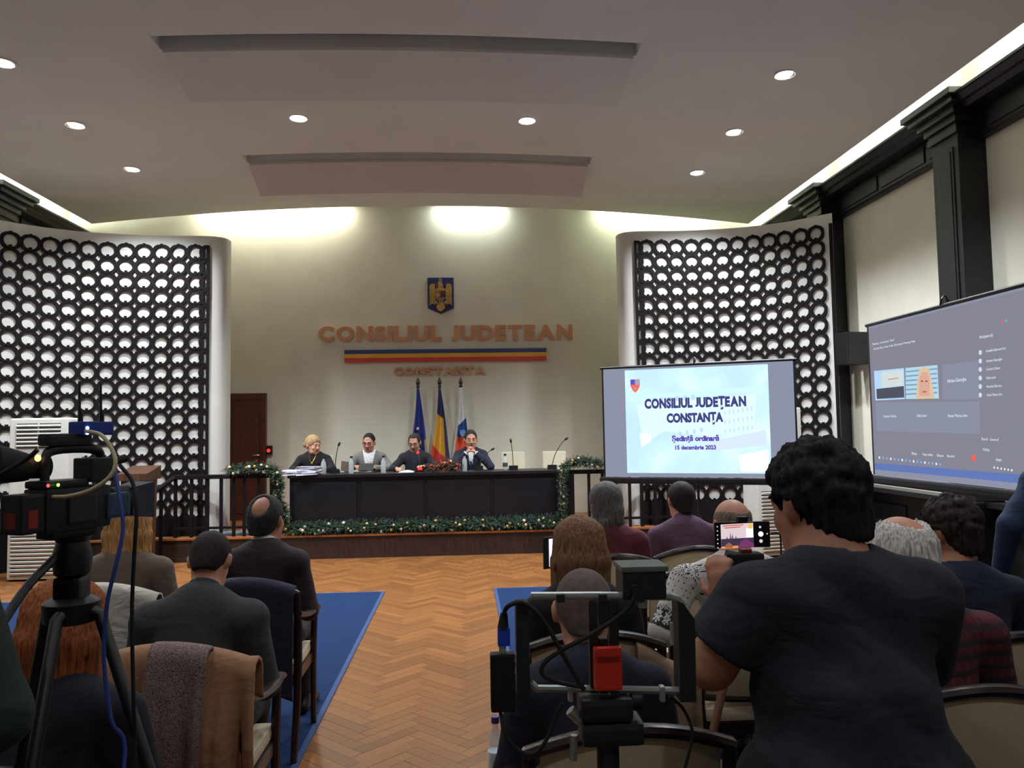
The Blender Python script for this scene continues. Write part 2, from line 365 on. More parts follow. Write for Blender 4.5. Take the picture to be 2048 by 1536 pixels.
# ---- curved white screen walls with ring lattices
def curve_pts(n=80):
    P = [(2.66,10.62,0),(2.68,10.47,0),(2.78,10.37,0),(2.98,10.33,0),(3.6,10.30,0),(4.3,10.13,0),(4.8,9.85,0),(5.22,9.43,0)]
    return [(p.x, p.y) for p in bez(P, n)]
CP = curve_pts(96)
M_ring = M_espresso
for sx, nm in ((-1, 'left'), (1, 'right')):
    ztop = 4.24 if sx < 0 else 4.30
    out = [(d, y) for d, y in CP]
    back = [(2.66+.16, 10.62)] + [(d+.04, y+.16) for d, y in CP[14:]]
    loop = out + back[::-1]
    a = MB(); f = (lambda d, y: (XC+sx*d, y, 0)); g = (lambda d, y: (XC+sx*d, y, ztop))
    wl = struct(a.prism(loop, f, g).build('wall_curved_' + nm, M_white, smooth=True, sharp=50))
    # arc length parametrisation from the inner lattice edge
    i0 = min(range(len(CP)), key=lambda i: abs(CP[i][0]-2.80)); pts = [Vector((XC+sx*d, y, 0)) for d, y in CP[i0:]]
    L = [0.0]
    for p, q in zip(pts, pts[1:]): L.append(L[-1]+(q-p).length)
    def onarc(s):
        for k in range(len(L)-1):
            if L[k+1] >= s: break
        t = (s-L[k])/(L[k+1]-L[k]); p = pts[k].lerp(pts[k+1], t); tg = (pts[k+1]-pts[k]).normalized()
        n = Vector((tg.y, -tg.x, 0)); n = n if n.y < 0 else -n
        return p, tg, n
    ph, pv = (0.2165, 0.1995) if sx < 0 else (0.205, 0.1985)
    z1 = 4.01 if sx < 0 else 4.065
    lat = thing('lattice_screen', 'dark lattice of interlocking rings on the %s curved wall' % nm, 'lattice', (0,0,0))
    rm = MB(); seg = 20; rin, rou, th = ph*0.362, ph*0.518, 0.022
    for r, yy in ((rin, -th/2), (rou, -th/2), (rou, th/2), (rin, th/2)):
        pass
    vs = []; fs = []
    for k in range(seg):
        an = 2*pi*(k+.5)/seg; c_, s_ = cos(an), sin(an)
        for r, yy in ((rin, -th/2), (rou, -th/2), (rou, th/2), (rin, th/2)): g_ = 1+.115*abs(sin(2*an)) if r == rou else 1.0; vs.append((r*g_*c_, yy, r*g_*s_*(pv/ph if r == rou else .985)))
    for k in range(seg):
        a4, b4 = k*4, ((k+1) % seg)*4
        for e in range(4): fs.append((a4+e, a4+(e+1) % 4, b4+(e+1) % 4, b4+e))
    rm.add(vs, fs)
    rm.box(-.016, .016, -th/2-.004, th/2, -rin*pv/ph-.01, -rin*pv/ph+.020); rm.box(-.016, .016, -th/2-.004, th/2, rou*pv/ph-.012, rou*pv/ph+.012)
    rmesh = rm.mesh('ring', M_ring)
    bm = bmesh.new(); bm.from_mesh(rmesh); bmesh.ops.recalc_face_normals(bm, faces=bm.faces[:]); bm.to_mesh(rmesh); bm.free()
    ncol = 13 if sx < 0 else 13
    s_first = 0.115 + ph*0.55
    for c in range(ncol):
        s = s_first + c*ph
        if s > L[-1]-.1: break
        p, tg, n = onarc(s)
        ang = atan2(-n.x, n.y) + pi
        for r in range(18):
            q = p + n*0.016
            link('ring', rmesh, lat, (q.x, q.y, z1 - r*pv), (0, 0, ang))
    # partial rings and the edge bar at the inner end, plinth below
    e = MB(); p, tg, n = onarc(0.075); q = p+n*.018; R = Matrix((tg, n, Vector((0,0,1)))).transposed()
    e.obox((q.x, q.y, (z1+.1+.3)/2), (.035, .03, z1+.1-.3), R); e.build('edge_bar', M_ring, lat)
    hb = MB(); p, tg, n = onarc(0.115); q = p+n*.018; R = Matrix((tg, n, Vector((0,0,1)))).transposed()
    for r in range(18):
        zz = z1-r*pv; hw = ph*.5
        arc = [(cos(t), sin(t)) for t in [pi*(k/8-.5) for k in range(9)]]
        op = [(rou*.82*cx-.04, rou*cz*pv/ph) for cx, cz in arc]; ip = [(rin*.70*cx-.04, rin*cz*pv/ph) for cx, cz in arc]
        lp = op + ip[::-1]
        for k in range(8):
            quad = [op[k], op[k+1], ip[k+1], ip[k]]
            vs = [q + tg*(u+.02) + n*dn + Vector((0,0,zz+w)) for dn in (th/2, -th/2) for u, w in quad]
            hb.add(vs, [(0,1,2,3),(7,6,5,4),(0,4,5,1),(1,5,6,2),(2,6,7,3),(3,7,4,0)])
    hb.build('half_rings', M_ring, lat)['kind'] = 'stuff'
    e = MB(); ss = [0.06+(L[-1]-.08)*k/40 for k in range(41)]
    fr = [onarc(s) for s in ss]
    o2 = [(p+n*.045) for p, tg, n in fr] + [(p+n*.01) for p, tg, n in fr[::-1]]
    e.prism([(v.x, v.y) for v in o2], lambda x, y: (x, y, 0.0), lambda x, y: (x, y, z1-17*pv-.085)); e.build('plinth', M_ring, lat, smooth=True)
    p, tg, n = onarc(min(L[-1]-.02, s_first+ncol*ph-.09)); q = p+n*.018; R = Matrix((tg, n, Vector((0,0,1)))).transposed()
    e = MB(); e.obox((q.x, q.y, (z1+.1+.3)/2), (.035, .03, z1+.1-.3), R); e.build('edge_bar', M_ring, lat)

# ---- stage
M_stage_face = mat('stage_riser', (46,28,24), 0.45, var=0.2, scale=6, stretch=(6,1,1))
M_stage_top = mat('stage_boards', (140,84,44), 0.45, var=0.15, scale=5, stretch=(1,9,1))
st = thing('stage', 'low wooden stage with dark riser and brown nosing', 'stage', (XC, 0, 0))
inner = [(d, y) for d, y in CP if d < 4.5 and y > 10.04]
hs = [(4.44, 10.03)]
for k in range(len(inner)-1, -1, -1):
    a_, b_ = inner[max(k-1, 0)], inner[min(k+1, len(inner)-1)]; tx, ty = b_[0]-a_[0], b_[1]-a_[1]; q_ = sqrt(tx*tx+ty*ty)
    x_, y_ = inner[k][0]+ty/q_*.075, inner[k][1]-tx/q_*.075
    if y_ > 10.05 and (not hs or x_ < hs[-1][0]-.002 or y_ > 10.5): hs.append((x_, y_))
hs += [(2.56, 10.72), (5.4, 10.72), (5.4, 11.98)]
ol = hs + [(-x, y) for x, y in hs[::-1]]
MB().prism(ol[:], lambda x, y: (x, y+(.02 if y < 10.04 else 0), 0), lambda x, y: (x, y+(.02 if y < 10.04 else 0), .275)).build('riser', M_stage_face, st)
MB().prism(ol[:], lambda x, y: (x, y, .276), lambda x, y: (x, y, .30)).build('deck', M_stage_top, st)
MB().box(-4.4, 4.4, 10.035, 10.05, 0, .05).build('kick_board', M_stage_face, st)

# ---- door, alarm box
M_door = mat('mahogany_door', (82,40,26), 0.4, var=0.16, scale=5, stretch=(9,9,1))
dr = thing('door_1', None, None, (-3.32, 12.0, .30)); struct(dr)
MB().box(-.26, .27, -.05, 0.0, 0, 1.86).build('door_leaf', M_door, dr)
a = MB(); a.box(-.33, -.26, -.07, 0, 0, 1.92); a.box(.25, .30, -.07, 0, 0, 1.92); a.box(-.26, .25, -.07, 0, 1.83, 1.92); a.build('door_frame', M_door, dr)
for z0, z1 in ((.1, .75), (.85, 1.72)): MB().bbox(-.19, .19, -.065, -.045, z0, z1, .012).build('door_panel', M_door, dr)
MB().tube(bez([(.2,-.06,.98),(.2,-.10,.98),(.12,-.10,.98)], 8), .01, 8).build('handle', M_metal, dr, smooth=True)
t = thing('alarm_button', 'small dark box with glowing red light beside the brown door', 'alarm', (-2.98, 11.99, 1.28))
MB().bbox(-.05, .05, -.05, 0, 0, .14, .008).build('housing', M_dark, t)
MB().ball((0, -.055, .065), .026).build('red_light', emis('red_led', (255,40,30), 3.0), t, smooth=True)
# ================================================================ implicit-surface figures
BIG = 1e3
def surf_nets(D, org, vox):
    s = D < 0; nx, ny, nz = D.shape; cells = []; pos = []; sgn = []
    cid = lambda i, j, k: (i*(ny-1)+j)*(nz-1)+k
    for ax in range(3):
        a = [slice(None)]*3; b = [slice(None)]*3; a[ax] = slice(0, -1); b[ax] = slice(1, None)
        for o in range(3):
            if o != ax: a[o] = slice(1, -1); b[o] = slice(1, -1)
        A, B = D[tuple(a)], D[tuple(b)]; m = (s[tuple(a)] != s[tuple(b)])
        ix = np.argwhere(m)
        if len(ix) == 0: continue
        da, db = A[m], B[m]; t = da/(da-db)
        for o in range(3):
            if o != ax: ix[:, o] += 1
        p = ix.astype(float); p[:, ax] += t
        o1, o2 = (ax+1) % 3, (ax+2) % 3; q = []
        for d1, d2 in ((-1,-1),(0,-1),(0,0),(-1,0)):
            c = ix.copy(); c[:, o1] += d1; c[:, o2] += d2; q.append(cid(c[:,0], c[:,1], c[:,2]))
        cells.append(np.stack(q, 1)); pos.append(p); sgn.append(da < 0)
    cells = np.concatenate(cells); pos = np.concatenate(pos); sgn = np.concatenate(sgn)
    u, inv = np.unique(cells.ravel(), return_inverse=True); inv = inv.reshape(cells.shape)
    n = len(u); cnt = np.bincount(inv.ravel(), minlength=n)
    V = np.stack([np.bincount(inv.ravel(), weights=np.repeat(pos[:, k], 4), minlength=n)/cnt for k in range(3)], 1)
    F = inv.copy(); F[~sgn] = F[~sgn][:, ::-1]
    return V*vox + np.array(org), F
def sdf(prims, vox, disp=None, pad=0.04):
    """prims: dicts made by cap/ell/flat/cut; union (op +), smooth subtraction (op -)"""
    lo = np.min([p['lo'] for p in prims if p['op'] == '+'], 0)-pad; hi = np.max([p['hi'] for p in prims if p['op'] == '+'], 0)+pad
    n = np.ceil((hi-lo)/vox).astype(int)+1
    ax = [lo[k]+np.arange(n[k])*vox for k in range(3)]
    D = np.full(n, 0.25, dtype=np.float32)
    for p in prims:
        k = p['k']; m = k+3*vox+.01
        sl = []
        for q in range(3):
            i0 = max(0, int((p['lo'][q]-m-lo[q])/vox)); i1 = min(n[q], int((p['hi'][q]+m-lo[q])/vox)+2); sl.append(slice(i0, max(i1, i0)))
        if any(z.stop <= z.start for z in sl): continue
        X = ax[0][sl[0]][:,None,None]; Y = ax[1][sl[1]][None,:,None]; Z = ax[2][sl[2]][None,None,:]
        d = p['fn'](X, Y, Z).astype(np.float32); sl = tuple(sl); E = D[sl]
        if p['op'] == '+':
            if k > 0: h = np.maximum(k-np.abs(E-d), 0)/k; D[sl] = np.minimum(E, d)-h*h*k*0.25
            else: D[sl] = np.minimum(E, d)
        else:
            d = -d
            if k > 0: h = np.maximum(k-np.abs(E-d), 0)/k; D[sl] = np.maximum(E, d)+h*h*k*0.25
            else: D[sl] = np.maximum(E, d)
    if disp is not None: D = D + disp(ax[0][:,None,None], ax[1][None,:,None], ax[2][None,None,:]).astype(np.float32)
    D[0] = D[-1] = 0.25; D[:,0] = D[:,-1] = 0.25; D[:,:,0] = D[:,:,-1] = 0.25
    return surf_nets(D, lo, vox)
def cap(a, b, ra, rb=None, k=.02, op='+', flat=False, sq=None):
    a = np.array(a, float); b = np.array(b, float); rb = ra if rb is None else rb; ab = b-a; L2 = max(1e-9, ab@ab); r = max(ra, rb)
    dirn = ab/sqrt(L2)
    def fn(X, Y, Z):
        px, py, pz = X-a[0], Y-a[1], Z-a[2]; t = np.clip((px*ab[0]+py*ab[1]+pz*ab[2])/L2, 0, 1)
        d = np.sqrt((px-ab[0]*t)**2+(py-ab[1]*t)**2+(pz-ab[2]*t)**2)-(ra+(rb-ra)*t)
        if flat: d = np.maximum(d, (X-b[0])*dirn[0]+(Y-b[1])*dirn[1]+(Z-b[2])*dirn[2])
        return d
    return dict(lo=np.minimum(a, b)-r, hi=np.maximum(a, b)+r, fn=fn, k=k, op=op)
def ell(c, r, R=None, k=.02, op='+'):
    c = np.array(c, float); r = np.array(r, float); Rm = np.array(R) if R is not None else np.eye(3); e = float(max(r)) if R is not None else r
    def fn(X, Y, Z):
        px, py, pz = X-c[0], Y-c[1], Z-c[2]
        q = [px*Rm[0][i]+py*Rm[1][i]+pz*Rm[2][i] for i in range(3)]
        k0 = np.sqrt(sum((q[i]/r[i])**2 for i in range(3))); k1 = np.sqrt(sum((q[i]/r[i]**2)**2 for i in range(3)))+1e-9
        return k0*(k0-1)/k1
    return dict(lo=c-e, hi=c+e, fn=fn, k=k, op=op)
def half(p, n, lo, hi, k=0.0):        # remove everything on the n side of the plane inside the box
    p = np.array(p, float); n = np.array(n, float); n = n/np.linalg.norm(n)
    return dict(lo=np.array(lo, float), hi=np.array(hi, float), fn=lambda X, Y, Z: -((X-p[0])*n[0]+(Y-p[1])*n[1]+(Z-p[2])*n[2]), k=k, op='-')
def sdf_obj(name, prims, vox, m, parent=None, disp=None, slots=None):
    V, F = sdf(prims, vox, disp)
    me = bpy.data.meshes.new(name); me.vertices.add(len(V)); me.vertices.foreach_set('co', V.ravel())
    me.loops.add(F.size); me.loops.foreach_set('vertex_index', F.ravel().astype(np.int32))
    me.polygons.add(len(F)); me.polygons.foreach_set('loop_start', np.arange(0, F.size, 4, dtype=np.int32)); me.polygons.foreach_set('loop_total', np.full(len(F), 4, dtype=np.int32))
    ms = m if isinstance(m, (list, tuple)) else [m]
    for q in ms: me.materials.append(q)
    if slots is not None:
        C = V[F].mean(1); me.polygons.foreach_set('material_index', slots(C).astype(np.int32))
    me.polygons.foreach_set('use_smooth', np.ones(len(F), dtype=bool)); me.update(calc_edges=True); me.validate()
    return link(name, me, parent)
def wrinkle(amp, f=26., sd=0.):
    def d(X, Y, Z):
        a = np.abs(np.sin(f*.55*(Z+.50*X+.2*Y)+sd+1.6*np.sin(6*X+sd+3*Z)))**.7; b = np.abs(np.sin(f*.42*(X*.9-.75*Z+.3*Y)+1.3+sd+1.2*np.sin(5*Z+Y*6)))**.7
        m = .5+.5*np.sin(7*Z+5*X+sd*2)
        return amp*(.9-1.1*a*m-1.0*b*(1-m)+.25*np.sin(f*1.3*(X+Z+Y)+sd))
    return d
def strands(amp, f, c, sd=0.):
    def d(X, Y, Z):
        a = np.arctan2(X-c[0], -(Y-c[1])+.0001)
        return amp*(np.sin(f*a+6*Z+sd)+.6*np.sin(f*2.3*a-9*Z+sd*2))
    return d
E1 = lambda *a: np.array(a, float)
def V3(*a): return np.array(a, float)
SKIN = lambda n, c: mat('skin_'+n, c, 0.55, var=0.05, scale=30, bump=0.02)
def cloth(n, c, **k):
    kw = dict(rough=0.9, var=0.06, scale=220, bump=0.12, fold=0.17); kw.update(k); return mat('cloth_'+n, c, **kw)
def hairm(n, c, s=(60,60,4)): return mat('hair_'+n, c, 0.72, spec=.3, var=0.28, scale=3.0, stretch=s, bump=0.25)

def hand(w, d, up, side, curl=0.4, spread=0.25, grip=None, s=1.0, k=.008):
    """five fingers rooted in a palm. w wrist, d palm direction, up = back of the hand, side=+1 thumb towards +across"""
    w = np.array(w, float); d = np.array(d, float)/np.linalg.norm(d); up = np.array(up, float); up = up-d*(up@d); up /= np.linalg.norm(up)
    ac = np.cross(d, up)*side; P = []
    pc = w+d*.05*s
    R = np.stack([d, ac, up], 1)
    P.append(ell(pc, (.052*s, .042*s, .017*s), R, k=.014))
    for i, (o, L) in enumerate(((.030,.070),(.010,.080),(-.011,.074),(-.031,.058))):
        b = w+d*.088*s+ac*o*s; dd = d+ac*spread*o*8*.25; dd /= np.linalg.norm(dd); p = b; cu = curl*(1+.12*i)
        for j, fr in enumerate((.45,.32,.25)):
            ang = cu*(j+.6); v = dd*cos(ang)-up*sin(ang); q = p+v*L*s*fr*1.05; P.append(cap(p, q, (.0098-.0009*j)*s, (.0090-.0009*j)*s, k=k)); p = q
    b = w+d*.03*s+ac*.030*s; v1 = d*.62+ac*.72-up*.25; v1 /= np.linalg.norm(v1); q = b+v1*.038*s; P.append(cap(b, q, .0135*s, .011*s, k=.012))
    v2 = d*.86+ac*.35-up*(.15+.5*curl); v2 /= np.linalg.norm(v2); P.append(cap(q, q+v2*.034*s, .011*s, .0085*s, k=.008))
    return P
def head_prims(H, R, s=1.0, fat=1.0, face=True):
    T = lambda p: H + R @ (np.array(p, float)*s)
    P = [ell(T((0,-.012,.022)), V3(.076*fat,.096,.098)*s, R, k=.03), ell(T((0,.026,-.045)), V3(.058*fat,.064,.072)*s, R, k=.04)]
    P += [cap(T((-.03*fat,.045,-.085)), T((.03*fat,.045,-.085)), .026*s, k=.03), cap(T((0,.066,-.098)), T((0,.064,-.092)), .018*s, k=.02)]
    for q in (-1, 1):
        P += [ell(T((q*.079*fat,-.006,-.008)), V3(.010,.019,.031)*s, R, k=.008), ell(T((q*.084*fat,-.014,.004)), V3(.007,.014,.022)*s, R, k=.006)]
        if face: P += [ell(T((q*.038,.062,-.026)), V3(.024,.022,.024)*s, R, k=.02)]
    if face:
        P += [cap(T((-.036,.080,.030)), T((.036,.080,.030)), .011*s, k=.015)]
        for q in (-1, 1): P += [ell(T((q*.031,.096,.012)), V3(.019,.014,.013)*s, R, k=.012, op='-')]
        for q in (-1, 1): P += [ell(T((q*.031,.0815,.0175)), V3(.0165,.0125,.0095)*s, R, k=.004), ell(T((q*.031,.0800,.0015)), V3(.0150,.010,.0060)*s, R, k=.004)]
        P += [cap(T((0,.086,.022)), T((0,.108,-.022)), .0085*s, .0135*s, k=.010), cap(T((-.012,.098,-.026)), T((.012,.098,-.026)), .0085*s, k=.008)]
        P += [cap(T((-.020,.086,-.052)), T((.020,.086,-.052)), .0065*s, k=.008), cap(T((-.017,.085,-.063)), T((.017,.085,-.063)), .0075*s, k=.008)]
        P += [cap(T((-.024,.100,-.0575)), T((.024,.100,-.0575)), .0028*s, k=.004, op='-')]
    return P
def rot(yaw=0, pitch=0, roll=0):      # degrees; pitch>0 nods forward (face towards +Y)
    return np.array(Euler((-radians(pitch), radians(roll), radians(yaw)), 'XYZ').to_matrix()) if not yaw else np.array((Matrix.Rotation(radians(yaw), 3, 'Z') @ Matrix.Rotation(-radians(pitch), 3, 'X') @ Matrix.Rotation(radians(roll), 3, 'Y')))

def person(label, loc, rz, skin, top, bottom, hair=None, hstyle='short', s=1.0, seat=.46, standing=False, lean=0.0, tilt=0.0,
           hyaw=0, hpitch=8, hroll=0, hfwd=.03, fat=1.0, hs=1.0, el=None, wr=None, hd=None, kn=None, an=None, sleeve=1.0, jacket=False, collar=None,
           vox=.0095, topv=.0082, name='jacket', wr_amp=.0050, shoes=None, front_shirt=None, belly=0., hand_kw=({}, {}), neck_h=.155, tie=False, scarf=None, hb=None, shw=1.0):
    """local frame: +Y forward. Returns root and dict of key points."""
    root = thing('person', label, 'person', loc, rz)
    up = V3(tilt, lean, sqrt(max(.05, 1-lean*lean-tilt*tilt))); fw = V3(0, 1, -lean*.8); fw /= np.linalg.norm(fw)
    pz = (seat+.10*s) if not standing else .93*s
    Pv = V3(0, 0, pz); N = Pv+up*.50*s; H = N+up*neck_h*s+fw*hfwd*s
    R = rot(hyaw, hpitch, hroll)
    sh = [N-up*.088*s+V3(q*.185*s*fat*shw, -.012, 0) for q in (-1, 1)]
    if el is None: el = [sh[i]+V3(q*.055, .03, -.27)*s for i, q in enumerate((-1, 1))]
    else: el = [np.array(e, float) for e in el]
    if wr is None: wr = [el[i]+V3(-q*.10, .22, -.02)*s for i, q in enumerate((-1, 1))]
    else: wr = [np.array(e, float) for e in wr]
    if hd is None: hd = [(wr[i]-el[i]) for i in range(2)]
    hip = [Pv+V3(q*.095*s*fat, .01, -.02) for q in (-1, 1)]
    if kn is None: kn = [Pv+V3(q*.13*s, .44*s, -.045) for q in (-1, 1)] if not standing else [V3(q*.11*s, .03, .50*s) for q in (-1, 1)]
    else: kn = [np.array(e, float) for e in kn]
    if an is None: an = [V3(k_[0]*1.05, k_[1]+.03*s if not standing else k_[1]-.03, .095*s) for k_ in kn]
    else: an = [np.array(e, float) for e in an]
    TO = [V3(a_[0]+.02*q, a_[1]+.16*s, .045*s) for a_, q in zip(an, (-1, 1))]
    # --- body: one continuous surface
    B = [ell(Pv+up*.02, V3(.155*fat, .115, .11)*s, k=.05), ell(Pv+up*.20*s, V3(.13*fat, .095+belly*.5, .13)*s, k=.07), ell(Pv+up*.38*s, V3(.150*fat, .105, .13)*s, k=.06)]
    B += [cap(N-up*.03*s, H-up*.055*s-fw*.018*s, .058*s*max(1, fat*.96), .052*s*max(1, fat*.96), k=.03)]
    for i in range(2):
        B += [cap(N+up*.0*s, sh[i]+up*.01*s, .045*s, .045*s, k=.05), cap(sh[i], el[i], .047*s*fat, .037*s*fat, k=.03), cap(el[i], wr[i], .038*s*fat, .0255*s, k=.02)]
        kw = dict(curl=.35, spread=.25, s=s); kw.update(hand_kw[i]); upv = kw.pop('up', (0, 0, 1)); th = kw.pop('thumb', 1 if i == 0 else -1)
        B += hand(wr[i], hd[i], upv, th, **kw)
        B += [cap(hip[i], kn[i], .082*s*fat, .055*s, k=.04), cap(kn[i], an[i], .053*s, .036*s, k=.02), cap(an[i]+V3(0,-.03,-.04)*s, TO[i], .033*s, .026*s, k=.02)]
    B += head_prims(H, R, s*hs, fat=min(fat, 1.1))
    sk = skin if isinstance(skin, list) else [skin]
    def slots(C):
        q = (C-H) @ R / (s*hs); lip = (np.abs(q[:,0]) < .022) & (q[:,1] > .08) & (q[:,2] < -.047) & (q[:,2] > -.070)
        return lip.astype(int)
    body = sdf_obj('body', B, vox, [sk[0], SKIN('lip', (172,106,96))], root, slots=slots)
    T = lambda p: H + R @ (np.array(p, float)*s*hs)
    for q in (-1, 1):
        e = MB(); e.ball(T((q*.031, .0805, .0095)), .0115*s*hs, 10, 6)
        o = e.build('eye', mat('eye_white', (205,198,190), .3), root, smooth=True)
        c = T((q*.031, .0892, .0075)); e = MB(); e.ball(c, .0052*s*hs, 8, 5); e.build('iris', mat('iris_dark', (40,30,26), .2), o, smooth=True)
    # --- garments
    ea = .014 if jacket else .009
    G = [ell(Pv+up*.03, V3(.160*fat, .122+belly*.4, .12)*s+ea, k=.06), ell(Pv+up*.20*s+fw*belly*.3, V3(.140*fat, .104+belly, .14)*s+ea, k=.08), ell(Pv+up*.375*s, V3(.156*fat, .108, .13)*s+ea, k=.07)]
    for i, q in enumerate((-1, 1)):
        G += [cap(N-up*.018*s-fw*.012, sh[i]+up*.012*s-V3(q*.03,0,0)*s, .050*s+ea, .046*s+ea, k=.08)]
        if jacket: G += [ell(sh[i]+V3(q*.006, 0, .010), V3(.062, .068, .052)*s, k=.05)]
        if sleeve >= 1:
            G += [cap(sh[i], el[i], .052*s*fat+ea, .043*s*fat+ea, k=.03), cap(el[i], el[i]+(wr[i]-el[i])*.97, .043*s*fat+ea, .031*s+ea, k=.02, flat=True)]
        else: G += [cap(sh[i], sh[i]+(el[i]-sh[i])*sleeve, .054*s*fat+ea, .056*s*fat+ea, k=.03, flat=True)]
    if jacket or standing: G += [cap(Pv+V3(-.07*fat, 0, -.03)*s, Pv+V3(.07*fat, 0, -.03)*s, .12*s+ea, k=.05)]
    G += [cap(N+up*.015*s, H+up*.02*s, .056*s*max(1, fat*.96), .09*s, k=.012, op='-')]
    gm = top if isinstance(top, list) else [top]
    gsl = None
    if len(gm) > 1: gsl = lambda C: scarf(C, dict(N=N, H=H, Pv=Pv, sh=sh, el=el, wr=wr)).astype(int)
    g = sdf_obj(name, G, topv, gm, root, disp=wrinkle(wr_amp, 24, (loc[0]*7) % 3), slots=gsl)
    Tr = [ell(Pv+V3(0,0,-.0), V3(.160*fat, .122, .105)*s, k=.05)]
    for i in range(2):
        Tr += [cap(hip[i], kn[i], .088*s*fat, .066*s, k=.05), cap(kn[i], an[i]+V3(0,0,.02), .066*s, .052*s, k=.03, flat=True)]
    sdf_obj('trousers', Tr, .012, bottom, root, disp=wrinkle(.002, 20, 1.))
    shm = shoes or mat('shoe_leather', (22,18,18), .35)
    for i in range(2):
        sdf_obj('shoe', [cap(an[i]+V3(0,-.035,-.05)*s, TO[i], .040*s, .034*s, k=.02), ell(TO[i]+V3(0,.02,-.005), V3(.043,.06,.034)*s, k=.02), cap(an[i]+V3(0,-.01,-.02)*s, an[i]+V3(0,0,.02)*s, .042*s, k=.02),
            half((0,0,.004), (0,0,-1), an[i]-.2, (an[i][0]+.2, an[i][1]+.35, .01))], .012, shm, root)
    # --- collar
    nb = N+up*.022*s
    if collar is not None:
        a = MB(); cn = (H-up*.055*s-N); cn /= np.linalg.norm(cn); ax = Vector(cn); x = Vector((1,0,0)); x = (x-ax*x.dot(ax)).normalized(); y = ax.cross(x)
        rr = .061*s*max(1, fat*.96); prof = []
        nseg = 28
        for lv, (dr, dz) in enumerate(((.004,-.02),(.008,.018),(.0005,.032),(-.004,.018),(-.004,-.02))):
            prof.append([(Vector(nb)+x*(rr+dr*s)*cos(2*pi*k/nseg)+y*(rr+dr*s)*sin(2*pi*k/nseg)+ax*(dz*s*(1-.45*max(0, sin(2*pi*k/nseg))))) for k in range(nseg)])
        vs = [v for p in prof for v in p]; fs = []
        for i in range(5):
            for k in range(nseg): fs.append((i*nseg+k, i*nseg+(k+1) % nseg, ((i+1) % 5)*nseg+(k+1) % nseg, ((i+1) % 5)*nseg+k))
        a.add(vs, fs).build('collar', collar, root, smooth=True)
    # --- hair
    if hair is not None:
        t = lambda *p: T(p); hs_ = s*hs; f = min(fat, 1.1)
        capr = V3(.0835*f, .103, .104)
        if hstyle in ('short', 'crew', 'receding', 'balding', 'buzz', 'bald', 'curly', 'white'):
            gr = {'buzz': -.0045, 'crew': -.0035, 'bald': -.004}.get(hstyle, .002)
            Hp = [ell(t(0,-.016,.024), (capr+gr)*hs_, R, k=.01), cap(t(0,-.055,-.045), t(0,-.060,-.085), (.055+gr)*hs_, (.046+gr)*hs_, k=.03)]
            if hstyle in ('curly',):
                rg = np.random.default_rng(5)
                for _ in range(300):
                    a_, z_ = rg.uniform(0, 2*pi), rg.uniform(-.5, 1); c_ = sqrt(max(0, 1-z_*z_)); d_ = V3(c_*cos(a_)*(.082+gr), -.018+c_*sin(a_)*.10, .032+z_*.10)
                    if d_[1] > .03 and d_[2] < .06: continue
                    Hp.append(ell(t(*d_), V3(.017,.017,.016)*rg.uniform(.7, 1.25)*hs_, None, k=.008))
                Hp.append(cap(t(-.022,-.058,-.05), t(.022,-.058,-.05), .046*hs_, k=.03))
            # carve the face, the ears and the nape line
            Hp.append(ell(t(0,.127,-.006), V3(.122,.100,.118)*hs_, R, k=.02, op='-'))
            for q in (-1, 1): Hp.append(ell(t(q*.088*f,.012,-.030), V3(.030,.040,.050)*hs_, R, k=.008, op='-'))
            Hp.append(ell(t(0,-.03,-.175), V3(.14,.14,.108 if hstyle in ('crew','buzz','balding') else .09)*hs_, R, k=.01, op='-'))
            if hstyle == 'receding':
                for q in (-1, 1): Hp.append(ell(t(q*.05,.085,.085), V3(.032,.045,.05)*hs_, R, k=.015, op='-'))
            if hstyle == 'balding': Hp.append(ell(t(*(hb or (-.012,-.045,.115))), V3(.042,.060,.055)*hs_, R, k=.03, op='-'))
            if hstyle in ('bald', 'white'): Hp.append(ell(t(0,.0,.10), V3(.075,.13,.075)*hs_ if hstyle == 'bald' else V3(.05,.12,.055)*hs_, R, k=.02, op='-'))
            amp = {'curly': .004, 'white': .003, 'buzz': .0003}.get(hstyle, .0012)
            c0 = t(0,-.02,.03)
            sdf_obj('hair', Hp, .0075 if hstyle != 'buzz' else .006, hair, root, disp=strands(amp, 30, c0))
        else:
            Hp = [ell(t(0,-.016,.026), (capr+.006)*hs_, R, k=.01)]
            if hstyle == 'bun':
                Hp += [ell(t(.015,-.125,-.03), V3(.036,.034,.036)*hs_, R, k=.015)]
                Hp.append(ell(t(0,.112,-.05), V3(.122,.098,.118)*hs_, R, k=.012, op='-'))
                for q in (-1, 1): Hp.append(ell(t(q*.088,.008,-.035), V3(.028,.034,.045)*hs_, R, k=.008, op='-'))
                Hp.append(ell(t(0,-.03,-.175), V3(.14,.14,.095)*hs_, R, k=.01, op='-'))
                sdf_obj('hair', Hp, .0075, hair, root, disp=strands(.0005, 22, t(0,-.02,.03)))
            else:
                Lh, wd, th_ = {'long': (.30, .088, .050), 'long_straight': (.33, .082, .045), 'shoulder': (.20, .095, .062), 'mullet': (.115, .060, .045)}[hstyle]
                rg = np.random.default_rng(int(abs(loc[0])*100)+3)
                dn = V3(0,0,-1) if hpitch < 25 else V3(0,0,-1)
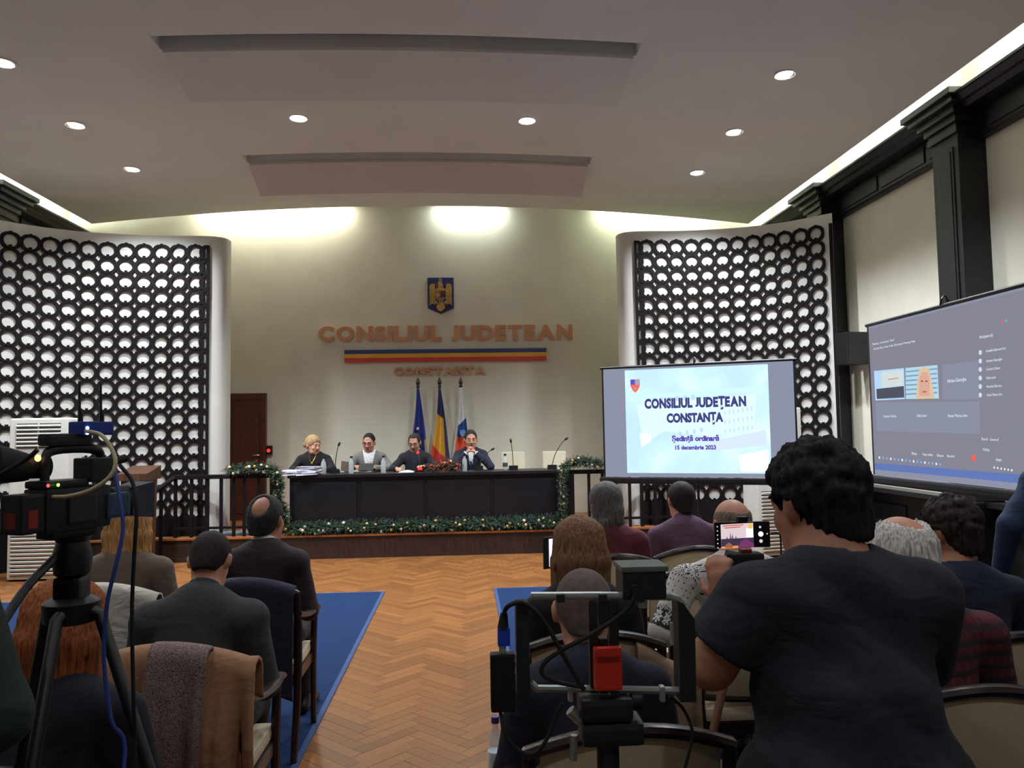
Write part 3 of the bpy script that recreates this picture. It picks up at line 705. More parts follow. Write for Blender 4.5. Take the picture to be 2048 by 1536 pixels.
                for q in np.linspace(-1, 1, 9):
                    a_ = t(q*wd*.62, -.055+.03*q*q, .055); j_ = rg.uniform(-1, 1, 3)*.010
                    b_ = t(q*wd*.93, -.078+.062*q*q, -.045)
                    c_ = b_ + (V3(q*.012, -.018, 0)+dn*Lh*.55)*hs_ + j_; e_ = c_ + (V3(q*.006, .0, 0)+dn*Lh*.35*rg.uniform(.75,1.15))*hs_ + j_*1.5
                    Hp += [cap(a_, b_, .040*hs_, .034*hs_, k=.035), cap(b_, c_, .034*hs_, .028*hs_, k=.03), cap(c_, e_, .027*hs_, .012*hs_, k=.02)]
                Hp.append(ell(t(0,.125,-.045), V3(.075,.085,.115)*hs_, R, k=.012, op='-'))
                sdf_obj('hair', Hp, .0085, hair, root, disp=strands(.0034 if hstyle != 'mullet' else .002, 34, t(0,-.01,.03), loc[0]))
        if hstyle not in ('bald', 'buzz'):
            for q in (-1, 1):
                e = MB(); e.tube(bez([t(q*.016,.0905,.031), t(q*.032,.0915,.036), t(q*.048,.082,.030)], 6), .0042*hs_, 6); e.build('eyebrow', hair, root, smooth=True)
    return root, dict(Pv=Pv, N=N, H=H, R=R, T=T, sh=sh, el=el, wr=wr, kn=kn, up=up, fw=fw)
# ================================================================ audience chairs
M_chair = mat('chair_dark_wood', (38,24,22), 0.3, var=0.2, scale=8, stretch=(3,3,9))
M_arm = mat('chair_arm_wood', (58,36,28), 0.32, var=0.2, scale=8, stretch=(3,9,3))
def yb(x, z): return -.165 - .13*(z-.45) + .75*x*x      # surface of the curved chair back
def make_chair():
    t = thing('armchair', 'x', 'chair')
    W = .265
    MB().bbox(-.24, .24, -.17, .30, .40, .455, .02).build('seat_cushion', M_cream, t, smooth=True)
    a = MB(); a.box(-.245, .245, -.175, -.145, .35, .40); a.box(-.245, .245, .275, .30, .35, .40); a.box(-.25, -.225, -.17, .29, .35, .40); a.box(.225, .25, -.17, .29, .35, .40); a.build('seat_rail', M_chair, t)
    b = MB(); nx, nz = 14, 8       # padded back
    zt = lambda x: .845-.9*x*x
    for side, th in ((1, .022), (-1, .020)):
        b.grid(lambda u, v: ((lambda x: (x, yb(x, .50+(zt(x)-.50)*v)+side*th*sin(pi*min(max(u, .03), .97))**.35*sin(pi*min(max(v, .03), .97))**.35, .50+(zt(x)-.50)*v))(-.225+.45*u)), nx, nz)
    b.build('back_cushion', M_cream, t, smooth=True)
    r = MB(); pts = []
    for k in range(17):
        x = -.255+.51*k/16; pts.append((x, yb(x, .86)-.002, .868-.95*x*x))
    r.tube(pts, .019, 8, flat=(1.25, .95)).build('top_rail', M_chair, t, smooth=True)
    r = MB(); r.tube([(-.24+.48*k/12, yb(-.24+.48*k/12, .49), .49) for k in range(13)], .016, 8).build('lower_rail', M_chair, t, smooth=True)
    for sx in (-1, 1):
        x = sx*.255; l = MB(); l.tube([(x*.99, -.235, 0), (x, -.165, .25), (x, yb(x, .45)-.03, .45), (x, yb(x, .65), .65), (x*.99, yb(x, .82), .812)], [.017,.02,.022,.020,.018], 8).build('leg', M_chair, t, smooth=True)
        l = MB(); l.tube([(sx*.25, .285, 0), (sx*.25, .27, .40), (sx*.262, .25, .63)], [.016,.019,.017], 8).build('leg', M_chair, t, smooth=True)
        l = MB(); l.tube(bez([(x, yb(x, .70), .70), (sx*.275, -.05, .675), (sx*.285, .10, .66), (sx*.275, .22, .655), (sx*.265, .30, .635)], 16), .019, 8, flat=(1.3, .8)).build('armrest', M_arm, t, smooth=True)
    return t
proto_chair = make_chair(); _used = []
def chair(label, x, y, rz=0, z=0, group='armchairs of the audience'):
    o = proto_chair if not _used else copy_tree(proto_chair); _used.append(1)
    o.location = (x, y, z); o.rotation_euler = (0, 0, rz); o['label'] = label; o['group'] = group; return o
def drape(name, label, cat, cx, cy, rz, m, u0=-1.05, u1=1.05, front=.25, back=.55, amp=.03, freq=5.0, ph=0., lift=.022, flare=.0, thick=.010, sag=0.0, nu=54, nv=46, push=0.):
    a = MB(); Lt = front+.07+back
    def fn(u, v):
        uu = u0+(u1-u0)*u; x = .262*uu; top = .868-.95*min(.07, x*x)+lift-sag*uu*uu; s_ = Lt*v
        xs = max(-.26, min(.26, x))
        if s_ < front: q = front-s_; z = top-.03-q; y = yb(xs, min(.87, max(z, .45)))+.040+.3*amp*sin(freq*uu*pi+ph)*min(1, q/.2); d = q
        elif s_ < front+.07: t = (s_-front)/.07*pi; z = top-.03+.03*sin(t)+.0; y = yb(xs, .86)+.040*cos(t); d = 0
        else:
            d = s_-front-.07; z = top-.03-d; y = yb(xs, .86)-.040-push*d-amp*min(1, d/.22)*(.75+.55*sin(freq*uu*pi+ph)+.35*sin(freq*2.1*uu*pi+2*ph+d*3)); x = x*(1+flare*d)
        return (x, y, z)
    a.grid(fn, nu, nv); o = a.build(name, m, None, smooth=True, sharp=180); o.location = (cx, cy, 0); o.rotation_euler = (0, 0, rz)
    md = o.modifiers.new('thick', 'SOLIDIFY'); md.thickness = thick; md.offset = 1
    return tag(o, label, cat)

# ================================================================ the audience
def place(px, py, Yh, lean=.15, hs=1.06, seat=.44, hfwd=.03, neck_h=.155, standing=False, base=0.0, rz=0.0, tilt=0.):
    p = at(px, py, Yh); uz = sqrt(1-lean*lean-tilt*tilt)
    if standing: s = (p.z-base)/(.93+(.5+neck_h)*uz+.118*hs)
    else: s = (p.z-base-seat)/(.10+(.5+neck_h)*uz-hfwd*lean*.8+.118*hs)
    off = Vector(((.5+neck_h)*tilt*s, (.5+neck_h)*lean*s+hfwd*s, 0)); off.rotate(Euler((0, 0, rz)))
    return s, (p.x-off.x, p.y-off.y, base)
BLK = cloth('black', (20,19,23)); NAVY = cloth('navy', (24,28,46)); DKT = cloth('dark_trousers', (26,25,30)); JEANS = cloth('jeans', (40,62,110))
SK1 = SKIN('fair', (196,140,114)); SK2 = SKIN('tan', (176,120,94))
H_br = hairm('dark_brown', (38,29,27)); H_bl = hairm('black', (24,21,24))

def aud(label, px, py, Yh, skin, top, bottom, chairlab=None, lean=.15, hs=1.06, rz=0., seat=.44, hfwd=.03, chair_dx=0., **k):
    s, loc = place(px, py, Yh, lean, hs, seat, hfwd, rz=rz)
    r = person(label, loc, rz, skin, top, bottom, s=s, lean=lean, hs=hs, seat=seat, hfwd=hfwd, **k)
    if chairlab: chair(chairlab, loc[0]+chair_dx, loc[1]-.03, rz)
    return r, loc
M_shirtw = cloth('white_shirt', (214,214,212), var=.02)
# left block
(_, A), Al = aud('woman with wavy blonde hair in a taupe knit top, white coat on her chair', 262, 1005, 4.25, SK1, cloth('taupe_knit', (104,88,80)), DKT,
    'dark wooden armchair of the blonde woman, white coat over its back', lean=.16, hair=hairm('blonde', (176,128,78)), hstyle='shoulder', hs=1.18, fat=1.12, hyaw=-14, name='knit_top')
(_, C), Cl = aud('balding man in dark brown suit with white collar, third seat row by the aisle', 533, 993, 4.25, SK2, cloth('brown_suit', (44,33,35)), cloth('brown_trousers', (40,30,32)),
    'dark wooden armchair with a navy jacket over its back, by the aisle', lean=.12, hs=1.12, hair=hairm('dark_grey', (44,42,42)), hstyle='balding', hyaw=-18, hpitch=6, jacket=True, collar=M_shirtw,
    fat=1.02, chair_dx=-.03, hb=(.012,-.095,.078))
(_, B), Bl = aud('dark-haired man in a charcoal blazer with head bowed, behind the camel coat', 421, 1066, 3.15, SK1, cloth('charcoal_blazer', (52,55,56)), DKT,
    'dark wooden armchair covered by the camel coat', lean=.30, hs=.97, hair=H_br, hstyle='crew', hpitch=34, jacket=True, fat=1.06, collar=cloth('charcoal_collar', (46,48,50)), hfwd=.045, shw=1.02)
(_, Dd), Dl = aud('woman with long copper red hair and orange collar in a navy top', 132, 1168, 2.2, SK1, cloth('navy_top', (22,24,38)), DKT,
    'dark wooden armchair of the red-haired woman at the bottom left', lean=.22, hs=1.16, hair=hairm('copper', (146,80,42)), hstyle='long_straight', hpitch=22, fat=1.18, name='top', collar=cloth('orange_collar', (214,88,44)))
# right block
(_, F), Fl = aud('woman with long straight brown hair in a black top beside the aisle', 1155, 1040, 3.15, SK1, BLK, DKT,
    'dark wooden armchair of the brown-haired woman in black', lean=.18, hs=1.2, hair=hairm('light_brown', (118,84,58)), hstyle='long_straight', hyaw=10, hpitch=16, name='top', fat=1.05)
(_, G), Gl = aud('man with shaved grey head in a navy sweatshirt behind the filming rig', 1166, 1142, 2.3, SK1, NAVY, DKT,
    'dark wooden armchair of the shaved-headed man in the nearest row', lean=.24, hs=1.14, hair=mat('hair_stubble', (92,78,72), .8, var=.12, scale=60), hstyle='buzz', hpitch=16, hyaw=-6, fat=1.12, name='sweatshirt', chair_dx=.055)
(_, Hh), Hl = aud('man with longish grey hair in a maroon sweater', 1209, 968, 4.75, SK1, cloth('maroon', (92,36,46)), DKT,
    'dark wooden armchair of the man in the maroon sweater', lean=.10, hs=1.12, hair=hairm('grey', (86,82,82)), hstyle='mullet', hyaw=22, hpitch=8, name='sweater', fat=1.12)
(_, I), Il = aud('man with short dark hair in a purple shirt below the slide screen', 1361, 966, 5.0, SK1, cloth('purple_shirt', (92,66,88)), DKT,
    'dark wooden armchair of the man in the purple shirt', lean=.16, hs=1.05, hair=H_br, hstyle='short', hyaw=8, hpitch=12, name='shirt', fat=1.1, collar=cloth('purple_collar', (88,62,84)))
# nordic sweater: knitted pattern from coordinates along and around the garment
def nordic(C, k):
    n = np.zeros(len(C), int); z = C[:,2]; x = C[:,0]; y = C[:,1]
    sh, el, wr = k['sh'], k['el'], k['wr']; z0 = k['sh'][0][2]
    u = np.arctan2(x, -(y-k['Pv'][1]))*.16
    best = np.full(len(C), 9.); vv = z0-z; uu = u.copy()
    for i in range(2):
        for a, b, o in ((sh[i], el[i], 0.), (el[i], wr[i], .27)):
            ab = b-a; t = np.clip(((C-a)@ab)/(ab@ab), 0, 1); d = np.linalg.norm(C-(a+t[:,None]*ab), axis=1)
            m = (d < best) & (d < .085); best[m] = d[m]; vv[m] = (o+t*np.linalg.norm(ab))[m]
            q = C-(a+t[:,None]*ab); uu[m] = (np.arctan2(q[:,0], -q[:,1]-q[:,2])*.065)[m]
    vv = vv-.02
    dots = (np.sin(uu*2*pi/.022) > .72) & (np.sin(vv*2*pi/.024) > .72); n[dots & (vv < .13)] = 1
    fl = (vv > .13) & (vv < .215); cu = (uu/.075) % 1 - .5; cv = (vv-.172)/.075
    rr = np.hypot(cu, cv); an = np.arctan2(cv, cu); star = rr < .18+.26*np.abs(np.cos(an*4))
    n[fl & ~star] = 1; n[fl & star & (rr < .06)] = 1
    n[(vv > .13) & (vv < .14) & (np.sin(uu*2*pi/.018) > 0)] = 0
    n[(vv > .225) & (vv < .262)] = 2
    n[(vv > .238) & (vv < .248) & (np.sin(uu*2*pi/.02) > .3)] = 0
    d0 = (vv > .285) & (vv < .37); cu = (uu/.11) % 1; dv = (vv-.285)/.085
    deer = ((cu > .25) & (cu < .75) & (dv > .40) & (dv < .68)) | ((cu > .20) & (cu < .33) & (dv > .12) & (dv < .5)) | (((np.abs(cu-.3) < .04) | (np.abs(cu-.70) < .04)) & (dv >= .68)) | ((np.abs(cu-.22) < .15) & (dv < .12) & (np.sin(cu*90) > 0))
    n[d0 & deer] = 3
    n[(vv > .40) & (vv < .44) & (np.sin(uu*2*pi/.02) > 0)] = 1
    return n
(_, J), Jl = aud('bald man in a white nordic sweater with snowflakes and red reindeer', 1462, 1000, 3.45, SK1, [cloth('knit_white', (196,192,188)), cloth('knit_black', (36,36,44)), cloth('knit_grey', (78,80,90)), cloth('knit_red', (140,36,40))], DKT,
    'dark wooden armchair of the bald man in the nordic sweater', lean=.12, hs=1.0, hair=hairm('grey_fringe', (120,104,94)), hstyle='bald', hpitch=10, name='sweater', fat=1.25, scarf=nordic, topv=.0062, hyaw=6,
    el=[(-.36,-.02,.72),(.34,.05,.68)], wr=[(-.20,.22,.66),(.20,.26,.66)], chair_dx=.0, shw=1.1)
chair('empty dark wooden armchair in front of the nordic sweater', 1.16, 4.12)
(_, L), Ll = aud('white-haired man with bald crown in a burgundy patterned sweater', 1797, 1036, 2.45, SK1, [cloth('burgundy', (74,30,40)), cloth('burgundy_dark', (40,28,34)), cloth('burgundy_red', (112,28,44))], DKT,
    'dark wooden armchair of the white-haired man', lean=.16, hs=1.16, hair=hairm('white', (206,200,196)), hstyle='white', hpitch=16, hyaw=8, name='sweater', fat=1.22,
    scarf=lambda C, k: (np.sin(C[:,2]*150) > .55).astype(int)+2*((np.sin(C[:,2]*150) < -.2) & (np.sin(C[:,0]*170+C[:,1]*170) > .7)).astype(int))
(_, Mm), Ml = aud('man with curly dark hair in a navy sweater near the right wall', 1893, 1003, 2.95, SK2, cloth('navy_sweater', (24,30,54)), JEANS,
    'dark wooden armchair of the curly-haired man in navy', lean=.16, hs=1.0, hair=hairm('curly_brown', (44,36,34), (20,20,20)), hstyle='curly', hyaw=34, hpitch=8, name='sweater', fat=1.1,
    kn=[(-.10,.43,.49),(.34,.30,.49)])
# standing man in the T-shirt, filming with a phone on a grip
s, Kl = place(1655, 894, 1.78, .16, 1.16, standing=True, hfwd=.06, neck_h=.142)
Kl = (Kl[0]-.035, Kl[1], 0)
toL = lambda p: np.array(p)-np.array(Kl)
elK = [toL(at(1422,1328,1.72)), toL(at(1815,1370,1.93))]; wrK = [toL(at(1452,1212,2.04)), toL(at(1600,1150,2.08))]
person('stout man standing in a dark T-shirt, filming with a phone on a grip', Kl, 0, SK2, cloth('tshirt', (35,38,50), bump=.05), DKT, hair=hairm('curly_black', (22,18,24), (24,24,24)), hstyle='curly',
    s=s, standing=True, lean=.16, hs=1.16, hfwd=.06, neck_h=.142, fat=1.54, hyaw=24, hpitch=14, sleeve=.70, el=elK, wr=wrK, hd=[(-.15,.25,1.0), (-1,.25,.12)], vox=.0085, topv=.0085, name='t_shirt', belly=.06, wr_amp=.006, shw=.74,
    hand_kw=(dict(curl=.5, up=(-.7,-.7,.1), thumb=-1, k=.012), dict(curl=.7, up=(.1,-.5,.8), thumb=1)))
# people cut by the frame
s = .98
person('cameraman in a dark green jacket at the left edge of the frame', (-1.085, 1.43, 0), radians(-20), SK1, cloth('dark_green', (30,46,44)), DKT, hair=H_br, hstyle='short', s=1.03, standing=True, lean=.05, jacket=True,
    el=[(-.33,.02,1.08),(.30,.03,1.14)], wr=[(-.25,.22,1.0),(.10,.16,1.02)], fat=1.1, vox=.012, topv=.012)
person('person in a blue denim jacket standing at the right edge of the frame', (2.97, 3.6, 0), radians(-12), SK1, cloth('denim_jacket', (40,54,84)), JEANS, hair=H_br, hstyle='short', s=.97, standing=True, jacket=True,
    el=[(-.33,-.05,1.10),(.29,-.02,1.10)], wr=[(-.34,.05,.86),(.28,.06,.86)], vox=.012, topv=.012)
# garments on chairs
drape('white_coat', 'white coat hung over the back of the blonde woman’s chair', 'coat', Al[0], Al[1]-.03, 0, cloth('white_coat', (190,182,172), fold=.3), front=.1, back=.50, amp=.025, freq=2.2, ph=.4, lift=.02)
drape('navy_jacket', 'navy jacket hung over the chair back of the balding man', 'jacket', Cl[0]-.03, Cl[1]-.03, 0, cloth('navy_jacket', (27,27,48)), front=.1, back=.50, amp=.02, freq=1.7, ph=1.2, u0=-.98, u1=.95)
drape('camel_coat', 'camel wool coat hanging over the chair back in front of the charcoal blazer', 'coat', Bl[0], Bl[1]-.03, 0, cloth('camel', (150,110,80), var=.05, fold=.15), front=.12, back=.80, amp=.05, freq=3.4, ph=.9, lift=.03, u0=-1.12, u1=1.14, flare=.12, thick=.012)
drape('tweed_scarf', 'grey tweed scarf hanging over the camel coat', 'scarf', Bl[0], Bl[1]-.075, 0, mat('tweed', (120,102,98), .95, var=.42, scale=260, bump=.3), front=.05, back=.74, amp=.03, freq=3.0, ph=.9, lift=.046, u0=-.05, u1=.62, flare=-.12, thick=.012, nu=24, push=.02)
drape('tan_coat', 'tan coat over the right side of the brown-haired woman’s chair', 'coat', Fl[0], Fl[1]-.03, 0, cloth('tan_coat', (132,108,84)), front=.1, back=.42, amp=.03, freq=4.0, ph=.3, u0=.55, u1=1.45, lift=.0, nu=24, sag=.05)
# ================================================================ council table and what stands on it
ZT = 1.06; TY0, TY1 = 10.15, 10.70
M_table = mat('table_black_wood', (17,16,22), 0.38, var=0.15, scale=5, stretch=(1,1,5))
t = thing('council_table', 'long black council table on the stage with panelled front', 'table', (-.515, TY0, .30))
hw = 1.755; zt = ZT-.30
MB().bbox(-hw-.02, hw+.02, -.03, .58, zt-.04, zt, .006).build('tabletop', M_table, t)
MB().box(-hw, hw, .02, .06, .06, zt-.04).build('front_board', M_table, t)
MB().box(-hw, hw, .0, .08, 0, .06).build('plinth', M_table, t)
for k in range(4):
    x0 = -hw+.05+k*(2*hw-.06)/4; MB().bbox(x0, x0+(2*hw-.06)/4-.05, .006, .022, .12, zt-.10, .006).build('front_panel', M_table, t)
for x in (-hw, -.6, .6, hw-.04): MB().box(x, x+.04, .06, .54, 0, zt-.04).build('end_panel', M_table, t)

# dais chairs
M_ivory = mat('ivory_leather', (206,198,172), .5, var=.02, scale=20)
dc = thing('dais_chair', 'x', 'chair', group='ivory chairs behind the council table')
MB().bbox(-.21, .21, -.20, .22, .40, .47, .02).build('seat', M_ivory, dc, smooth=True)
MB().bbox(-.175, .175, .20, .255, .45, .975, .022).build('backrest', M_ivory, dc, smooth=True)
for sx in (-1, 1):
    for y in (-.17, .2): MB().tube([(sx*.18, y, 0), (sx*.18, y, .41)], .016, 8).build('leg', M_dark, dc, smooth=True)
DX = [-2.08, -1.33, -.70, .09, .70, 1.31]
labs = ['of the blonde woman in black', 'of the man in the grey jacket', 'of the man in the dark suit with glasses', 'of the man with clasped hands', 'empty, behind the lone microphone with a water bottle', 'empty, partly behind the right garland']
for i, x in enumerate(DX):
    o = dc if i == 0 else copy_tree(dc); o.location = (x, 11.12, .30); o['label'] = 'ivory leather chair behind the table, ' + labs[i]

# ---------------- people behind the table (facing the hall)
def dais(label, px, py, Yh=10.93, lean=.12, hs=1.16, hfwd=.03, **k):
    s, loc = place(px, py, Yh, lean, hs, .47, hfwd, base=.30, rz=pi, neck_h=k.get('neck_h', .155))
    return person(label, loc, pi, s=s, lean=lean, hs=hs, seat=.47, hfwd=hfwd, vox=.0072, topv=.008, **k), loc
def vneck(w, zb, rev=None):
    def f(C, k):
        N = k['N']; z = (C[:,2]-zb)/(N[2]-zb); m = (C[:,1] > k['Pv'][1]+.05) & (np.abs(C[:,0]-N[0]) < w*np.clip(z, 0, 1.2)) & (z > 0)
        return m.astype(int)
    return f
def glasses(root, k, m, s=1.1):
    T = k['T']; a = MB()
    for q in (-1, 1):
        pts = [T((q*.032+.022*cos(an), .102, .010+.017*sin(an))) for an in [2*pi*i/14 for i in range(14)]]
        a.tube(pts, .0022, 5, closed=True); a.tube([T((q*.054,.100,.014)), T((q*.076,.06,.014)), T((q*.082,0,.008))], .002, 5)
    a.tube([T((-.010,.103,.014)), T((.010,.103,.014))], .002, 5); a.build('glasses', m, root)
tz = ZT-.30+.02
(r1, k1), l1 = dais('woman with blonde hair in a bun and black turtleneck looking aside', 626, 872, skin=SKIN('pink', (214,158,132)), top=BLK, bottom=DKT, hair=hairm('gold_blonde', (172,142,102)), hstyle='bun', hyaw=52, hpitch=14, name='turtleneck', collar=BLK,
    el=[(-.27,.12,.80),(.27,.12,.80)], wr=[(-.16,.38,tz+.01),(.18,.36,tz+.01)], fat=1.1, neck_h=.14)
MB().ball(k1['N']+V3(.0,.135,-.13), .014).build('pendant', mat('gold', (200,160,70), .3, 1.0), r1, smooth=True)
a = MB(); a.tube(bez([k1['N']+V3(-.055,.07,.0), k1['N']+V3(-.035,.115,-.06), k1['N']+V3(0,.135,-.12), k1['N']+V3(.035,.115,-.06), k1['N']+V3(.055,.07,.0)], 16), .003, 5); a.build('necklace', MATS['gold'], r1)
(r2, k2), l2 = dais('man in a light grey jacket and open white shirt looking down', 738, 867, skin=SKIN('rosy', (200,138,118)), top=[cloth('grey_jacket', (112,110,106)), M_shirtw], bottom=DKT, hair=H_bl, hstyle='crew', hyaw=-10, hpitch=18, jacket=True,
    collar=M_shirtw, scarf=vneck(.085, .62), el=[(-.30,.10,.79),(.30,.10,.79)], wr=[(-.10,.40,tz+.03),(.16,.38,tz+.05)], hand_kw=(dict(curl=.4), dict(curl=.5)))
glasses(r2, k2, M_black)
(r3, k3), l3 = dais('man in a black suit and glasses speaking into the lit microphone', 829, 868, skin=SKIN('mid', (190,138,112)), top=[cloth('black_suit', (26,27,34)), cloth('dark_shirt', (34,34,50))], bottom=DKT, hair=hairm('dark', (46,42,40)), hstyle='receding', hyaw=-12, hpitch=22, jacket=True,
    scarf=vneck(.05, .66), el=[(-.31,.14,.78),(.31,.14,.78)], wr=[(-.14,.42,tz+.04),(.22,.45,tz+.02)], hand_kw=(dict(curl=.9), dict(curl=.6)), collar=cloth('dark_shirt', (34,34,50)))
glasses(r3, k3, M_black)
(r4, k4), l4 = dais('man in a navy suit resting his chin on clasped hands', 941, 861, skin=SKIN('mid', (190,138,112)), top=[cloth('navy_suit', (24,28,48)), M_shirtw], bottom=DKT, hair=hairm('dark_short', (40,36,36)), hstyle='short', hyaw=6, hpitch=10, jacket=True,
    collar=M_shirtw, scarf=vneck(.045, .66), el=[(-.27,.36,.80),(.27,.36,.80)], wr=[(-.065,.33,.985),(.065,.33,.985)], hd=[(.55,-.05,.85),(-.55,-.05,.85)], hand_kw=(dict(curl=.75, up=(-.8,.35,.6), thumb=-1), dict(curl=.75, up=(.8,.35,.6), thumb=1)), lean=.13)
for q in (0, 1):
    w_, e_ = k4['wr'][q], k4['el'][q]; d_ = (w_-e_)/np.linalg.norm(w_-e_)
    MB().tube([w_-d_*.035, w_+d_*.004], .041, 14).build('shirt_cuff', M_shirtw, r4, smooth=True)
a = MB(); Nn = k4['N']; a.prism([(-.012,.0),(.012,.0),(.020,-.22),(0,-.26),(-.020,-.22)], lambda u, v: (u, .143+.02*(v < -.1), Nn[2]-.05+v), lambda u, v: (u, .135+.02*(v < -.1), Nn[2]-.05+v)); a.build('tie', cloth('tie', (40,44,74)), r4)

# ---------------- microphones, bottles, papers
M_glass = mat('bottle_glass', (205,215,215), .08, var=.01, alpha=.38, spec=.8)
M_redled = emis('mic_red', (255,36,24), 4.0)
def mic(label, bx, by, tip, lit=False):
    t = thing('gooseneck_microphone', label, 'microphone', (bx, by, ZT), 0, 'gooseneck microphones on the council table')
    a = MB(); a.prism([(-.055,0),(.055,0),(.055,.025),(-.03,.06),(-.055,.06)], lambda u, v: (-.06, u, v), lambda u, v: (.06, u, v)); a.build('base', M_black, t)
    T = Vector(tip)-Vector((bx, by, ZT)); p = bez([(0,.0,.05), (T.x*.25, T.y*.2, T.z*.5), (T.x*.7, T.y*.7, T.z*.85), T*.97], 14)
    MB().tube(p, .0055, 6).build('gooseneck', M_black, t, smooth=True)
    d = (p[-1]-p[-3]).normalized(); MB().tube([p[-1]-d*.015, p[-1]-d*.005, p[-1]+d*.03, p[-1]+d*.045], [.008,.015,.016,.006], 10).build('capsule', M_black, t, smooth=True)
    if lit:
        MB().tube([p[-1]-d*.016, p[-1]+d*.004], .0185, 12).build('light_ring', M_redled, t, smooth=True)
        MB().bbox(-.028, .028, -.066, -.048, .03, .058, .006).build('talk_button', M_redled, t)
mic('gooseneck microphone before the blonde woman in black', -1.74, 10.46, (-1.68, 10.42, 1.445))
mic('gooseneck microphone with glowing red ring before the speaking man', -.60, 10.34, (-.635, 10.40, 1.33), True)
mic('gooseneck microphone bent sideways beside the man with clasped hands', .18, 10.56, (.37, 10.60, 1.34))
mic('upright gooseneck microphone at the first empty chair', .645, 10.42, (.62, 10.44, 1.45))
mic('gooseneck microphone rising out of the right garland', 1.17, 10.42, (1.37, 10.43, 1.47))
def bottle(label, x, y, z, h=.22, r=.032, m=None, capm=None, label_m=None):
    t = thing('water_bottle', label, 'bottle', (x, y, z), 0, 'water bottles')
    MB().lathe([(r*.9,0),(r,.01),(r,h*.62),(r*.8,h*.74),(r*.42,h*.85),(r*.40,h*.96)], seg=18).build('glass', m or M_glass, t, smooth=True)
    MB().lathe([(r*.50,h*.95),(r*.52,h*.96),(r*.52,h*1.05),(r*.45,h*1.06)], seg=14).build('cap', capm or M_black, t, smooth=True)
    if label_m: MB().lathe([(r*1.01,h*.22),(r*1.02,h*.23),(r*1.02,h*.48),(r*1.01,h*.49)], seg=18).build('paper_label', label_m, t, smooth=True)
    return t
M_blabel = mat('bottle_label', (60,60,66), .6)
for x, l in ((-1.86, 'standing by the paper piles'), (-1.50, 'left of the man in the grey jacket'), (-1.08, 'right of the man in the grey jacket'), (-.01, 'in front of the man with clasped hands')):
    bottle('clear glass water bottle ' + l, x, 10.30, ZT, .215, .034)
bottle('clear glass water bottle with dark label at the empty chair', .535, 10.40, ZT, .205, .034, None, None, M_blabel)
M_paper = mat('paper', (196,196,206), .8, var=.03, scale=8)
for (x, y, n, dz, l) in ((-2.22, 10.33, 9, .0065, 'lower pile of white papers at the left end of the table'), (-2.03, 10.28, 14, .0075, 'tall untidy pile of white papers before the blonde woman')):
    t = thing('paper_pile', l, 'paper', (x, y, ZT), 0, 'piles of papers')
    for k in range(n):
        MB().box(-.13, .13, -.10, .10, 0, dz*.9).build('sheaf', M_paper, t)
        o = t.children[-1]; o.location = (random.uniform(-.03,.03), random.uniform(-.025,.02) - (.12 if k == 0 else 0), k*dz); o.rotation_euler = (random.uniform(-.03,.0), random.uniform(-.05,.05), random.uniform(-.3,.3))
t = tag(MB().obox((0,0,.08), (.20,.012,.14), Matrix.Rotation(radians(-50), 3, 'X')).build('tablet', M_black, None, loc=(-1.33, 10.50, ZT-.01)), 'black tablet held by the man in the grey jacket', 'tablet')
a = MB(); a.grid(lambda u, v: (-.10+.2*u, -.13+.26*v, .004+.02*sin(pi*u)*(v)), 6, 6); o = a.build('paper_sheet', M_paper, None, smooth=True, loc=(-.78, 10.36, ZT)); o.modifiers.new('t', 'SOLIDIFY').thickness = .003; tag(o, 'white sheet of paper before the speaking man', 'paper')
a = MB(); a.prism([(-.10,0),(.03,-.02),(.10,.10),(-.09,.13)], lambda u, v: (u, .02, .06+v), lambda u, v: (u, .0, .06+v)); tag(a.build('paper_folder', mat('brown_folder', (96,82,70), .7), None, loc=(-1.57, 10.50, ZT-.03)), 'brown paper folder held beside the grey jacket', 'folder')

